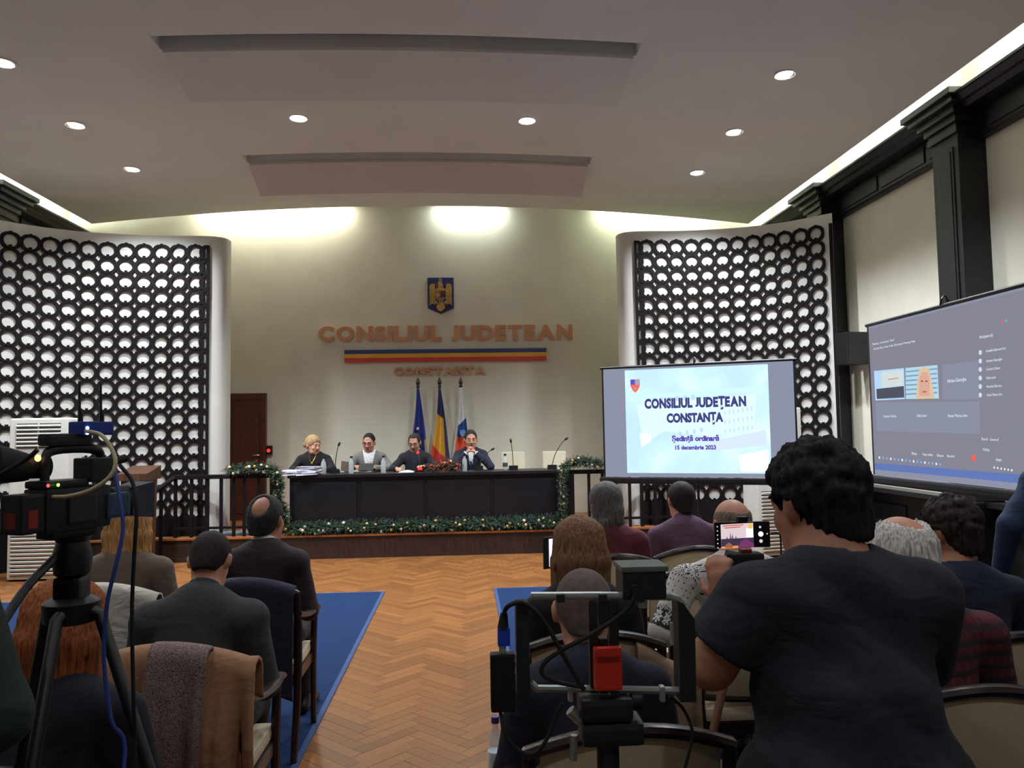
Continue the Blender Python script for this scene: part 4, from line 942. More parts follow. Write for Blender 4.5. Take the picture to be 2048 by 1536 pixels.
# ---------------- greenery
M_fir = mat('fir_needles', (38,62,42), .65, var=.3, scale=12, rand=.35)
M_twig = mat('twig', (62,44,28), .8)
BA = [mat('bauble_white', (214,208,190), .35), mat('bauble_gold', (190,150,84), .3, .6), mat('bauble_cream', (206,186,140), .35)]
def garland(label, pts, n, rad, nb, cat='garland', hang=0.0, mats=None, br=(.014,.021), name='fir_garland'):
    P = bez(pts, 60); t = thing(name, label, cat, P[0]); o0 = P[0]; rg = random.Random(len(label)); a = MB()
    def rp(): k = rg.random()*(len(P)-1); i = int(k); return P[i].lerp(P[min(i+1, len(P)-1)], k-i)
    for _ in range(n):
        c = rp()-o0; d = Vector((rg.gauss(0,1), rg.gauss(0,1)-.35, rg.gauss(0,.8)+.15-hang)).normalized(); L = rad*rg.uniform(.7, 1.45)
        if c.z+o0.z+d.z*L < .305 and c.y+o0.y > 10.0 and o0.z < .5: d.z = abs(d.z)
        w = d.orthogonal().normalized()
        for j in range(9):       # needles along one sprig
            f = .18+.82*j/8; b = c+d*L*f; an = j*2.4; s_ = (w*cos(an)+d.cross(w)*sin(an)); e = b+(s_*.75+d*.8).normalized()*rg.uniform(.026,.042); q = (e-b).cross(s_+d*.3).normalized()*.0042
            a.add([b-q, b+q, e], [(0,1,2)])
    a.build('needles', M_fir, t)['kind'] = 'stuff'
    MB().tube([p-o0 for p in P], .012, 6).build('stem', M_twig, t, smooth=True)
    ms = mats or BA; bm_ = [MB().ball((0,0,0), 1.0, 12, 8).mesh('bauble', m, True) for m in ms]
    for k in range(nb):
        c = P[int((k+.5)/nb*(len(P)-1))]-o0; an = rg.uniform(-1.0, 1.25); r = rg.uniform(*br)
        o = link('bauble', bm_[rg.randrange(len(ms))], t, c+Vector((rg.uniform(-.03,.03), -rad*.85*cos(an)*rg.uniform(.75,1.05), rad*.85*sin(an)))); o.scale = (r, r, r)
    return t
garland('long fir garland with white and gold baubles along the stage edge', [(-2.32,10.09,.36),(-1.7,10.085,.375),(-.9,10.085,.38),(0,10.085,.375),(.7,10.085,.38),(1.25,10.09,.375)], 3000, .082, 48, br=(.016,.024))
garland('fir garland with baubles lying on the left railing', [(-3.02,10.10,1.12),(-2.8,10.10,1.15),(-2.6,10.10,1.15),(-2.42,10.10,1.11)], 480, .075, 11, br=(.017,.024))
garland('fir garland hanging down the left railing post', [(-2.42,10.02,1.10),(-2.36,10.02,.98),(-2.38,10.03,.8),(-2.31,10.05,.62),(-2.30,10.06,.46)], 380, .06, 8, hang=.5)
garland('fir garland with baubles lying on the right railing', [(1.28,10.10,1.09),(1.42,10.10,1.15),(1.6,10.10,1.16),(1.80,10.10,1.12)], 460, .07, 7, br=(.017,.024))
garland('fir garland hanging down the right railing post', [(1.28,10.02,1.08),(1.25,10.02,.95),(1.26,10.03,.75),(1.24,10.04,.55),(1.26,10.06,.42)], 420, .06, 9, hang=.5)
M_fir = mat('dried_fir', (88,66,48), .7, var=.35, scale=12, rand=.35)
garland('festive centrepiece of twigs with red, orange and white baubles on the table', [(-.46,10.28,ZT+.045),(-.28,10.28,ZT+.10),(-.10,10.28,ZT+.045)], 300, .075, 13, 'centrepiece', mats=[BA[0], mat('bauble_red', (170,40,30), .3), mat('bauble_orange', (190,84,40), .35)], br=(.016,.026), name='table_centrepiece')

# ---------------- railings
def railing(label, x0, x1, y, z0, zt, xs, newel, slant=None):
    t = thing('stair_railing', label, 'railing', ((x0+x1)/2, y, z0)); xm = (x0+x1)/2
    MB().bbox(x0-xm, x1-xm, -.03, .03, zt-z0-.055, zt-z0, .008).build('handrail', M_espresso, t)
    me = MB().box(-.018, .018, -.018, .018, 0, zt-z0-.055).mesh('baluster', M_espresso)
    for x in xs: link('baluster', me, t, (x-xm, 0, 0))
    MB().bbox(newel-.06-xm, newel+.06-xm, -.05, .05, 0, zt-z0-.055, .006).build('newel_post', M_espresso, t)
    MB().box(x0-xm, x1-xm, -.015, .015, .10, .13).build('lower_rail', M_espresso, t)
    if slant:
        a, b = Vector(slant[0])-Vector(t.location), Vector(slant[1])-Vector(t.location)
        MB().tube([a, b], .030, 8).build('sloping_handrail', M_espresso, t, smooth=True)
        for f in (.1, .6):
            c = a.lerp(b, f); MB().box(c.x-.018, c.x+.018, c.y-.018, c.y+.018, -z0, c.z).build('baluster', M_espresso, t)
railing('dark stair railing left of the council table', -3.72, -2.40, 10.12, .30, 1.09, [-3.69,-3.49,-3.29,-3.12,-2.96,-2.83,-2.65], -2.44, ((-3.98,9.78,.80),(-3.70,10.10,1.06)))
railing('dark stair railing right of the council table, behind the slide screen', 1.25, 2.95, 10.12, .30, 1.06, [1.62,1.80,1.98,2.16,2.32,2.50,2.68,2.86], 1.36)

# ---------------- lettering, stripes, emblem
M_gold_sign = mat('sign_bronze', (196,140,104), .55, .0, var=.04)
def sign(label, txt, x0, x1, z, hcap, bold, y=12.0, depth=.03):
    t = thing('wall_lettering', label, 'lettering', ((x0+x1)/2, y, z)); gl = []; x = 0.0
    for ch in txt:
        if ch == ' ': x += .38; continue
        vs, fs = glyphs(ch, 1.0, bold, 1.15, .5); w0 = min(v[0] for v in vs); w1 = max(v[0] for v in vs)
        y0_ = min(v[1] for v in vs); y1_ = max(v[1] for v in vs); vs = [(v[0], (v[1]-y0_)/(y1_-y0_), v[2]) for v in vs]
        gl.append((vs, fs, x-w0)); x += (w1-w0)+.11
    x -= .11; k = (x1-x0)/x; hv = max(v[1] for v in gl[1][0])
    for vs, fs, ox in gl:
        a = MB(); a.add([((v[0]+ox)*k-(x1-x0)/2, -depth/2-.012-v[2]*depth, v[1]*hcap/hv) for v in vs], fs)
        a.build('letter', M_gold_sign, t)
sign('upper line of large bronze letters above the tricolour bar', 'CONSILIUL JUDETEAN', -2.24, 1.71, 3.0, .24, .052)
sign('lower line of bronze letters below the tricolour bar', 'CONSTANTA', -1.09, .34, 2.47, .125, .05)
t = thing('tricolour_bar', 'blue, yellow and red striped bar between the two lines of letters', 'bar', (-.275, 12.0, 2.68))
for k, (c, n) in enumerate((((196,58,44), 'red'), ((214,160,52), 'yellow'), ((44,64,116), 'blue'))):
    MB().box(-1.565, 1.565, -.045, -.005, k*.063, (k+1)*.063).build('stripe', mat('stripe_'+n, c, .55, var=.02), t)
M_gold = mat('emblem_gold', (196,164,92), .42, .35, var=.12, scale=40)
def emblem(parent, k, y):
    """eagle and shield, k = metres per unit; drawn in a 1 x 1.4 frame"""
    def pz(pts, n, m, d0, d1, mir=False):
        for q in ((1, -1) if mir else (1,)):
            a = MB(); P = [(q*u, v) for u, v in pts]; P = P if q > 0 else P[::-1]
            a.prism(P, lambda u, v: (u*k, y-d0, v*k), lambda u, v: (u*k, y-d1, v*k)); a.build(n, m, parent)
    blue = mat('emblem_blue', (34,48,110), .5)
    pz([(-.5,.70),(.5,.70),(.5,-.48),(0,-.70),(-.5,-.48)], 'shield', blue, 0, .030)
    pz([(.10,.18),(.18,.22),(.22,.34),(.20,.42),(.27,.47),(.38,.44),(.43,.34),(.42,-.02),(.43,-.38),(.32,-.32),(.22,-.36),(.20,-.10),(.18,.05)], 'wing', M_gold, .030, .055, True)
    pz([(.27,.02),(.30,.02),(.30,-.30),(.27,-.30)], 'wing_feather', mat('emblem_gold_dark', (150,118,66), .5, .3), .055, .060, True)
    pz([(.35,.10),(.38,.10),(.38,-.32),(.35,-.30)], 'wing_feather', MATS['emblem_gold_dark'], .055, .060, True)
    pz([(-.20,.24),(-.10,.28),(-.09,.44),(-.12,.50),(-.05,.56),(.06,.54),(.08,.44),(.10,.28),(.20,.24),(.20,.18),(-.20,.18)], 'eagle_head', M_gold, .030, .065)
    pz([(-.17,.48),(-.12,.44),(-.12,.22),(-.15,.22)], 'cross', MATS['emblem_gold_dark'], .030, .062)
    pz([(-.10,.56),(.08,.56),(.05,.64),(-.01,.69),(-.07,.64)], 'crown', mat('steel', (170,172,180), .3, .8), .030, .066)
    pz([(-.20,.18),(.20,.18),(.20,-.14),(0,-.30),(-.20,-.14)], 'inner_shield', mat('emblem_rose', (150,112,92), .5), .055, .072)
    pz([(0,.17),(.19,.17),(.19,.02),(0,.02)], 'quarter', mat('emblem_red', (110,40,40), .5), .072, .077)
    pz([(0,.02),(.19,.02),(.19,-.08),(0,-.08)], 'quarter', blue, .072, .077)
    pz([(-.19,.02),(-.08,.10),(-.02,.0),(-.10,-.08)], 'quarter', M_gold, .072, .078)
    pz([(-.07,-.24),(.09,-.24),(.17,-.46),(.10,-.56),(0,-.62),(-.12,-.56),(-.17,-.46)], 'tail', M_gold, .030, .058)
    pz([(.12,-.24),(.22,-.20),(.24,-.30),(.14,-.34)], 'claw', MATS['steel'], .030, .060, True)
    pz([(.14,-.30),(.34,-.40),(.20,-.44),(.10,-.38)], 'talon', mat('emblem_maroon', (96,44,48), .5), .030, .052, True)
t = thing('coat_of_arms', 'blue shield with golden eagle high on the back wall', 'emblem', (-.35, 12.0, 3.71)); emblem(t, .405, 0)

# ---------------- flags
def flag(label, x, y, ztop, kind):
    t = thing('flag', label, 'flag', (x, y, .30)); h = ztop-.30
    MB().lathe([(.15,0),(.15,.02),(.05,.05),(.03,.10),(.012,.12)], seg=20).build('base', M_dark, t, smooth=True)
    MB().tube([(0,0,.05),(0,0,h-.16)], .012, 8).build('pole', M_dark, t, smooth=True)
    MB().lathe([(.014,h-.17),(.026,h-.16),(.026,h-.13),(.018,h-.12),(.034,h-.09),(.020,h-.04),(.001,h)], seg=10).build('finial', M_dark, t, smooth=True)
    nu, nv = 70, 64; z1, z0 = h-.17, .55; a = MB()
    def fn(u, v):
        w = .022+.20*v**1.15; an = (u-.5)*2; fold = .045*v*sin(u*pi*5+v*1.5+len(kind)); z = z1+(z0-z1)*v
        return (w*an*.85+.012*sin(v*5), -.03-.05*v*cos(an*1.5)+fold, z+.10*v*u*(1 if kind != 'c' else -1))
    a.grid(fn, nu, nv); mi = []
    for j in range(nv):
        for i in range(nu):
            u, v = (i+.5)/nu, (j+.5)/nv
            if kind == 'eu': m = 1 if u > .9 and v > .6 else 0
            elif kind == 'ro': m = 0 if (v < .27+.1*u or u > .80) else (2 if v > .60+.25*u else 1)
            else: m = 0 if v < .30+.12*(1-u) or u < .12 else (1 if v < .52 else 2)
            if v > .965: m = 3
            mi.append(m)
    cs = {'eu': ((30,44,120),(170,140,50),(30,44,120)), 'ro': ((34,38,84),(206,152,44),(188,52,44)), 'c': ((200,198,196),(34,66,128),(206,78,48))}[kind]
    a.mi = mi; o = a.build('cloth', [mat('flag_%s_%d' % (kind, i), c, .8, var=.05, scale=30) for i, c in enumerate(cs)] + [mat('gold_fringe', (186,150,70), .7)], t, smooth=True, sharp=180)
    md = o.modifiers.new('t', 'SOLIDIFY'); md.thickness = .004
    if kind == 'eu':
        for (sx, sz, r) in ((.0, .60, .026), (-.02, .84, .02), (.02, .98, .016)):
            st_ = [(r*(1 if i % 2 == 0 else .42)*sin(i*pi/5), r*(1 if i % 2 == 0 else .42)*cos(i*pi/5)) for i in range(10)]
            yy = -.175; a = MB(); a.prism(st_, lambda p, q: (sx+p, yy, h-.30-sz*.8+q), lambda p, q: (sx+p, yy+.10, h-.30-sz*.8+q)); a.build('star', mat('star_white', (220,214,190), .7), t)
    if kind == 'c':
        a = MB(); a.prism([(-.04,.05),(.04,.05),(.04,-.02),(0,-.06),(-.04,-.02)], lambda p, q: (p+.02, -.16, h-.86+q), lambda p, q: (p+.02, -.06, h-.86+q)); a.build('crest', mat('crest_blue', (90,130,170), .7), t)
flag('dark blue flag with a gold star on a black pole', -.70, 11.70, 2.42, 'eu')
flag('blue, yellow and red flag on a black pole', -.375, 11.70, 2.42, 'ro')
flag('white, blue and red flag on a black pole', -.055, 11.70, 2.42, 'c')

# ---------------- lectern
M_lect = mat('lectern_wood', (74,46,30), .45, var=.18, scale=5, stretch=(5,5,1))
t = thing('lectern', 'brown wooden lectern with coat of arms, beside the left railing', 'lectern', (-3.87, 9.45, 0))
a = MB(); a.prism([(-.13,0),(.13,0),(.15,1.08),(-.15,1.08)], lambda u, v: (u, -.14, v), lambda u, v: (u, .16, v)); a.build('body', M_lect, t)
a = MB(); a.prism([(-.20,1.08),(.22,1.08),(.22,1.24),(-.20,1.16)], lambda u, v: (-.17, u, v), lambda u, v: (.17, u, v)); a.build('slanted_top', M_lect, t)
MB().bbox(-.22, .22, -.20, .22, 0, .05, .008).build('base', M_lect, t)
q = bpy.data.objects.new('coat_of_arms_plate', None); COL.objects.link(q); q.parent = t; q.location = (.02, -.14, .96); emblem(q, .17, 0)
tag(MB().bbox(-.45, .15, -.10, .15, 0, .03, .008).build('floor_mat', mat('grey_mat', (92,104,116), .9), None, loc=(-2.75, 10.32, .30)), 'grey-blue mat on the stage behind the left railing', 'mat')

# ---------------- floor-standing air conditioners
M_ac = mat('ac_white', (206,204,198), .45, var=.02)
def aircon(label, x, y, rz):
    t = thing('air_conditioner', label, 'air conditioner', (x, y, 0), rz)
    MB().bbox(-.32, .32, 0, .34, .02, 1.82, .02).build('cabinet', M_ac, t)
    MB().box(-.24, .24, -.004, .02, 1.48, 1.76).build('outlet', mat('ac_dark', (70,70,68), .6), t)
    s1 = MB().obox((0,0,0), (.48,.03,.012), Matrix.Rotation(radians(30), 3, 'X')).mesh('louvre', M_ac)
    for k in range(6): link('louvre', s1, t, (0, -.012, 1.51+k*.045))
    MB().box(-.006, .006, -.016, 0, 1.48, 1.76).build('divider', M_ac, t)
    MB().box(-.28, .28, -.003, .02, .06, .80).build('intake', MATS['ac_dark'], t)
    s2 = MB().obox((0,0,0), (.56,.022,.022), Matrix.Rotation(radians(20), 3, 'X')).mesh('intake_slat', M_ac)
    for k in range(17): link('intake_slat', s2, t, (0, -.010, .085+k*.043))
    MB().bbox(-.10, .10, -.008, .01, 1.10, 1.20, .004).build('control_panel', mat('ac_panel', (150,152,152), .3), t)
aircon('tall white air conditioner behind the television camera', -4.80, 9.02, 0)
aircon('tall white air conditioner behind the slide screen', 3.86, 9.28, radians(12))

# ---------------- loudspeaker on the right pilaster
t = thing('loudspeaker', 'black loudspeaker on the right wall pilaster above the screen', 'speaker', (4.80, 9.22, 2.33), radians(8))
MB().bbox(-.15, .15, -.12, .12, 0, .40, .012).build('cabinet', M_black, t)
MB().bbox(-.13, .13, -.13, -.115, .02, .38, .006).build('grille', mat('speaker_grille', (24,24,28), .7), t)
MB().obox((.06,.30,.2), (.06,.40,.06)).build('bracket', M_black, t)
# ================================================================ projection screens
def flat(parent, name, m, pts, y=0.0, th=.0012):
    a = MB(); a.prism(pts, lambda u, v: (u, y, v), lambda u, v: (u, y-th, v)); return a.build(name, m, parent)
def rect(parent, name, m, x0, x1, z0, z1, y=0.0, th=.0012): return flat(parent, name, m, [(x0,z0),(x1,z0),(x1,z1),(x0,z1)], y, th)
def text(parent, name, txt, m, xc, z, hcap, width=None, bold=0.0, y=-.004):
    vs, fs = glyphs(txt, 1.0, bold, 1.0, 0.0); H0, _ = glyphs('H', 1.0, bold, 1.0, 0.0); hv = max(v[1] for v in H0)
    if 'J' in txt:                # the built-in J hangs below the line: set it on the line, letter by letter
        vs, fs, x = [], [], 0.0
        for ch in txt:
            if ch == ' ': x += .13; continue
            gv, gf = glyphs(ch, 1.0, bold, 1.0, 0.0); g0 = min(v[0] for v in gv); lo = min(v[1] for v in gv)
            if ch == 'J': gv = [(v[0], (v[1]-lo)*hv/(hv-lo), v[2]) for v in gv]
            o_ = len(vs); vs += [(v[0]-g0+x, v[1], v[2]) for v in gv]; fs += [tuple(i+o_ for i in q_) for q_ in gf]; x += max(v[0] for v in gv)-g0+.075-bold
    w0 = min(v[0] for v in vs); w1 = max(v[0] for v in vs); kz = hcap/hv; kx = (width/(w1-w0)) if width else kz
    a = MB(); a.add([(xc+(v[0]-(w0+w1)/2)*kx, y, z+v[1]*kz) for v in vs], fs); return a.build(name, m, parent)
def slide_mat():
    m = bpy.data.materials.new('slide_sky'); m.use_nodes = True; N = m.node_tree.nodes; L = m.node_tree.links; N.clear()
    o = N.new('ShaderNodeOutputMaterial'); e = N.new('ShaderNodeEmission'); tc = N.new('ShaderNodeTexCoord'); nz = N.new('ShaderNodeTexNoise'); nz.inputs['Scale'].default_value = 1.7; nz.inputs['Detail'].default_value = 3
    r = N.new('ShaderNodeValToRGB'); r.color_ramp.elements[0].color = lin((176,206,234))+(1,); r.color_ramp.elements[1].color = lin((208,232,236))+(1,); r.color_ramp.elements[0].position = .35; r.color_ramp.elements[1].position = .7
    q = r.color_ramp.elements.new(.55); q.color = lin((186,218,238))+(1,)
    L.new(tc.outputs['Object'], nz.inputs['Vector']); L.new(nz.outputs['Fac'], r.inputs[0]); L.new(r.outputs[0], e.inputs[0]); e.inputs[1].default_value = 1.15; L.new(e.outputs[0], o.inputs[0]); MATS['slide_sky'] = m; return m
EM = lambda n, c, k=1.0: emis('screen_'+n, c, k)
def screen_frame(t, w, h, zb):
    """canvas centred on local x=0, bottom of canvas at local z=zb; black case, legs"""
    rect(t, 'canvas', EM('canvas', (134,138,158), .95), -w/2, w/2, zb, zb+h, .004, .006)  # canvas is emissive: its glow stands in for projector spill
    for x0, x1 in ((-w/2-.012, -w/2+.006), (w/2-.006, w/2+.012)): MB().box(x0, x1, -.006, .008, zb, zb+h).build('side_border', M_black, t)
    MB().tube([(-w/2-.03,0,zb+h+.012), (w/2+.03,0,zb+h+.012)], .016, 10).build('top_bar', M_black, t, smooth=True)
    MB().bbox(-w/2-.06, w/2+.04, -.035, .045, zb-.075, zb-.005, .018).build('case', M_black, t)
    MB().tube([(0,.05,.45),(0,.05,zb+h+.06)], .014, 8).build('mast', M_black, t, smooth=True)
    MB().tube(bez([(0,.05,zb+h+.05),(0,.03,zb+h+.09),(.02,-.01,zb+h+.06),(0,-.01,zb+h+.02)], 10), .007, 6).build('hook', M_black, t, smooth=True)
    for an in (90, 210, 330):
        c, s = cos(radians(an)), sin(radians(an)); MB().tube([(0,.05,.62),(c*.42,.05+s*.30,.012)], .012, 8).build('leg', M_black, t, smooth=True)
p0, p1 = Vector((1.60, 8.80, 0)), Vector((3.47, 7.90, 0)); ctr = (p0+p1)/2; an = atan2((p1-p0).y, (p1-p0).x); SW, SH, SZ = (p1-p0).length, 1.235, 1.045
t = thing('projection_screen', 'tripod projection screen showing the light blue title slide', 'screen', ctr, an)
screen_frame(t, SW, SH, SZ)
x0, x1 = -SW/2+.125*SW, -SW/2+.875*SW; z0, z1 = SZ+.045, SZ+SH-.025
fx = lambda f: x0+(x1-x0)*f; fz = lambda f: z1+(z0-z1)*f        # fractions from the slide's top left corner
rect(t, 'slide', slide_mat(), x0, x1, z0, z1, -.002, .001)
W_ = EM('slide_white', (222,240,240), 1.15); T_ = EM('slide_teal', (192,226,226), 1.1); Lv = EM('slide_violet', (180,200,230), 1.1); Pk = EM('slide_pink', (196,212,234), 1.1)
flat(t, 'slide_roof', T_, [(fx(.02),fz(.25)),(fx(.03),fz(.30)),(fx(.98),fz(.25)),(fx(.98),fz(.20))], -.0035, .0004)
flat(t, 'slide_building', EM('slide_facade', (200,228,234), 1.15), [(fx(.08),fz(.34)),(fx(.92),fz(.27)),(fx(.90),fz(.56)),(fx(.62),fz(.66)),(fx(.28),fz(.60)),(fx(.13),fz(.72))], -.0035, .0004)
flat(t, 'slide_light_corner', W_, [(fx(.10),fz(.61)),(fx(.185),fz(.63)),(fx(.18),fz(.70)),(fx(.11),fz(.75))], -.0045, .0004)
flat(t, 'slide_court', Pk, [(fx(.62),fz(.70)),(fx(.97),fz(.60)),(fx(.98),fz(.74)),(fx(.55),fz(.80))], -.004, .0004)
flat(t, 'slide_light_ground', W_, [(fx(.78),fz(.83)),(fx(.985),fz(.78)),(fx(.985),fz(.985)),(fx(.80),fz(.985))], -.004, .0004)
for k in range(7):
    for r in range(3): rect(t, 'slide_window', Lv, fx(.70+k*.030), fx(.708+k*.030), fz(.46+r*.085-k*.006), fz(.42+r*.085-k*.006), -.0045, .0004)
for k in range(6): rect(t, 'slide_window', Lv, fx(.20+k*.055), fx(.225+k*.055), fz(.33-k*.004), fz(.28-k*.004), -.0045, .0004)
for k in range(4): rect(t, 'slide_window', Lv, fx(.38+k*.05), fx(.40+k*.05), fz(.645-k*.01), fz(.605-k*.01), -.0045, .0004)
Dk = EM('slide_text', (62,66,124)); Vi = EM('slide_text_violet', (92,74,168))
for (s_, w_, xc, zf, hc, m_) in (('CONSILIUL  JUDEŢEAN', .71, .495, .375, .105, Dk), ('CONSTANŢA', .395, .495, .515, .098, Dk), ('Şedinţă ordinară', .33, .495, .695, .058, Vi), ('15 decembrie 2023', .285, .495, .775, .045, Vi)):
    ww = (x1-x0)*w_
    text(t, 'slide_halo', s_, W_, fx(xc), fz(zf), hc, ww*1.01, .10, -.0050); text(t, 'slide_line', s_, m_, fx(xc), fz(zf), hc, ww, .062, -.0060)
cx, cz = fx(.075), fz(.155)
sh = [(-.055,.075),(.055,.075),(.055,.0),(.03,-.05),(0,-.078),(-.03,-.05),(-.055,0)]
flat(t, 'slide_crest', EM('crest_red', (238,104,84)), [(cx+u, cz+v) for u, v in sh], -.0045, .0004)
rect(t, 'slide_crest_field', EM('crest_blue', (78,84,190)), cx-.052, cx-.002, cz+.012, cz+.072, -.0055, .0004)
rect(t, 'slide_crest_field', EM('crest_grey', (150,160,170)), cx+.002, cx+.052, cz+.012, cz+.072, -.0055, .0004)
flat(t, 'slide_crest_mark', EM('crest_grey', (150,160,170)), [(cx-.015,cz-.03),(cx,cz-.015),(cx+.015,cz-.03),(cx+.01,cz-.045),(cx-.01,cz-.045)], -.0055, .0004)

# second screen along the right wall: a video meeting
S2X, Y0 = 3.5, 6.43; W2, H2, Z2 = 2.06, 1.275, 1.165
t = thing('projection_screen', 'projection screen along the right wall showing a video meeting', 'screen', (S2X, Y0-W2/2, 0), -pi/2)
screen_frame(t, W2, H2, Z2)
def s2(px, py): p = atx(px, py, S2X); return (Y0-p.y)-W2/2, p.z
rect(t, 'meeting_window', EM('meeting_bg', (128,128,142), .92), -W2/2+.01, W2/2-.02, Z2+.10, Z2+H2-.02, -.002, .001)
Wt = EM('meeting_text', (226,230,240)); Bl = EM('meeting_blue', (86,110,178)); tile = EM('meeting_tile', (134,138,156), .92)
rect(t, 'task_bar', EM('task_bar', (92,112,170)), -W2/2+.01, W2/2-.02, Z2+.045, Z2+.10, -.002, .001)
def qz(a, b, n, m, y=-.0035): (xa, za), (xb, zb) = s2(*a), s2(*b); rect(t, n, m, min(xa,xb), max(xa,xb), min(za,zb), max(za,zb), y, .0004)
def px_poly(pts, n, m, y=-.0045): flat(t, n, m, [s2(*p) for p in pts][::1], y, .0004)
px_poly([(1886,730),(1957,721),(1960,798),(1886,798)], 'name_tile', tile, -.003); px_poly([(1752,805),(1960,803),(1962,868),(1754,862)], 'name_tile', tile, -.003)
px_poly([(1749,742),(1809,736),(1811,798),(1752,801)], 'video_tile', EM('video_frame', (170,200,230))); px_poly([(1763,745),(1807,740),(1808,772),(1766,775)], 'video_wall', EM('video_wall', (196,206,206)), -.0055)
px_poly([(1754,778),(1809,772),(1810,795),(1755,798)], 'video_table', EM('video_table', (74,78,92)), -.0055); px_poly([(1778,758),(1798,755),(1798,757),(1778,760)], 'video_letters', EM('video_letters', (190,140,110)), -.0065)
px_poly([(1812,736),(1876,730),(1879,797),(1813,798)], 'video_tile', EM('video_blinds', (172,200,214)))
for k in range(6): px_poly([(1813,742+k*9),(1876,736+k*9.5),(1876,739+k*9.5),(1813,745+k*9)], 'video_blind_slat', EM('video_slat', (112,152,184)), -.0055)
px_poly([(1834,798),(1836,762),(1840,740),(1850,733),(1860,738),(1865,762),(1870,797)], 'video_hair', EM('video_hair', (206,180,150)), -.0062)
for ex in (1846, 1855): px_poly([(ex-2,761),(ex+2,761),(ex+2,764),(ex-2,764)], 'video_eye', EM('video_eye', (120,84,76)), -.0078)
px_poly([(1847,782),(1855,782),(1855,785),(1847,785)], 'video_mouth', EM('video_mouth', (176,96,92)), -.0078)
px_poly([(1840,792),(1840,758),(1846,744),(1856,744),(1861,758),(1861,792)], 'video_face', EM('video_face', (204,158,142)), -.007)
def lab(s_, cx, cy, wpx, hpx, m=None, bold=.0):
    xa, za = s2(cx-wpx/2, cy); xb, _ = s2(cx+wpx/2, cy); xc, zc_ = s2(cx, cy+hpx/2); _, ztp = s2(cx, cy-hpx/2)
    text(t, 'caption', s_, m or Wt, (xa+xb)/2, zc_, ztp-zc_, abs(xb-xa), bold, -.006)
for a in (('Adriana Gheorghe', 1915, 760, 38, 7), ('Cosmin Colona', 1781, 832, 26, 5), ('Gilda Lasar', 1845, 831, 20, 5), ('Rener Marius Liviu', 1917, 831, 38, 6), ('Participants (6)', 1974, 672, 27, 6),
          ('Consiliul Judetean Con', 1993, 699, 40, 5), ('Adriana Gheorghe', 1990, 720, 32, 5), ('Cosmin Colona', 1988, 737, 28, 5), ('Gilda Lasar', 1984, 755, 20, 5), ('Nicoleta Bercaru', 1990, 772, 30, 5), ('Rener Marius Liviu', 1991, 789, 30, 5),
          ('Mute all', 1971, 878, 12, 5), ('Unmute all', 1990, 879, 17, 5), ('Polling', 1974, 899, 12, 5), ('Mute', 1830, 907, 10, 5), ('Stop video', 1857, 909, 20, 5), ('Share', 1882, 911, 13, 5), ('Record', 1903, 912, 14, 5), ('Apps', 1999, 919, 12, 5),
          ('Meeting  Connected  Host', 1768, 684, 44, 4), ('File Edit Share View Audio Participant Meeting Help', 1790, 690, 84, 4)): lab(*a)
def dot(cx, cy, r, m, n='icon'):
    c = s2(cx, cy); rr = abs(s2(cx, cy+r)[1]-c[1]); flat(t, n, m, [(c[0]+rr*cos(2*pi*k/12), c[1]+rr*sin(2*pi*k/12)) for k in range(12)], -.0050, .0004)
dot(1949, 916, 7, EM('hang_up', (226,92,76)), 'hang_up_button')
for k in range(6): dot(1962, 705+k*17, 5, EM('avatar', (196,204,214)), 'avatar')
dot(2008, 643, 3, EM('hang_up', (226,92,76))); dot(2014, 642, 3, EM('rec_teal', (80,180,170)))
for k in range(17): dot(1760+k*7.6, 915+k*.85, 2.6, (EM('icon_blue', (110,170,230)) if k % 3 else Wt))
for k in range(6): dot(1990+k*7, 935+k*1.1, 2.2, Wt)

# ================================================================ television camera
HDG = radians(65)
CS = .68; cpos = at(146, 1058, 1.74)
t = thing('television_camera', 'black shoulder television camera on tripod with blue transmitter', 'camera', cpos, HDG)
t.scale = (CS, CS, CS*1.18)
M_cam = mat('camera_body', (24,27,32), .5, var=.1, scale=40, bump=.03); M_rub = mat('rubber', (22,20,21), .75); M_cblue = mat('transmitter_blue', (28,56,150), .35)
MB().bbox(-.13, .10, -.05, .055, .0, .115, .012).build('body', M_cam, t, smooth=True)
MB().bbox(-.13, .02, -.045, .05, .115, .135, .008).build('top_plate', M_cam, t)
MB().bbox(-.06, .04, -.058, -.048, .02, .095, .006).build('side_door', mat('camera_side', (34,38,46), .45), t)
b = MB().bbox(-.205, -.13, -.045, .05, .005, .105, .008).build('battery', M_cam, t)
MB().box(-.185, -.155, -.0465, -.0445, .02, .065).build('red_label', mat('label_red', (150,36,28), .5), b)
MB().box(-.2062, -.2048, -.02, .03, .02, .06).build('red_label', mat('label_red2', (120,32,28), .5), b)
MB().tube([(.10,.005,.06),(.13,.005,.06),(.135,.005,.06),(.20,.005,.06),(.21,.005,.06)], [.036,.036,.043,.045,.045], 20).build('lens', M_rub, t, smooth=True)
a = MB(); a.prism([(-.05,-.05),(.05,-.05),(.05,.05),(-.05,.05)], lambda u, v: (.20, .005+u*.8, .06+v*.8), lambda u, v: (.275, .005+u*1.15, .06+v*1.05)); a.build('lens_hood', mat('hood_grey', (62,68,88), .5), t)
MB().bbox(.08, .17, -.058, -.038, .02, .09, .01).build('zoom_grip', mat('grip_blue', (46,66,92), .45), t)
h = MB(); h.tube(bez([(-.10,.0,.13),(-.10,.0,.19),(-.07,.0,.215),(.06,.0,.215),(.10,.0,.19),(.10,.0,.10)], 24), .014, 10); h.build('handle', M_cam, t, smooth=True)
MB().bbox(-.11, .05, -.02, .025, .225, .258, .01).build('light_bar', M_cam, t)
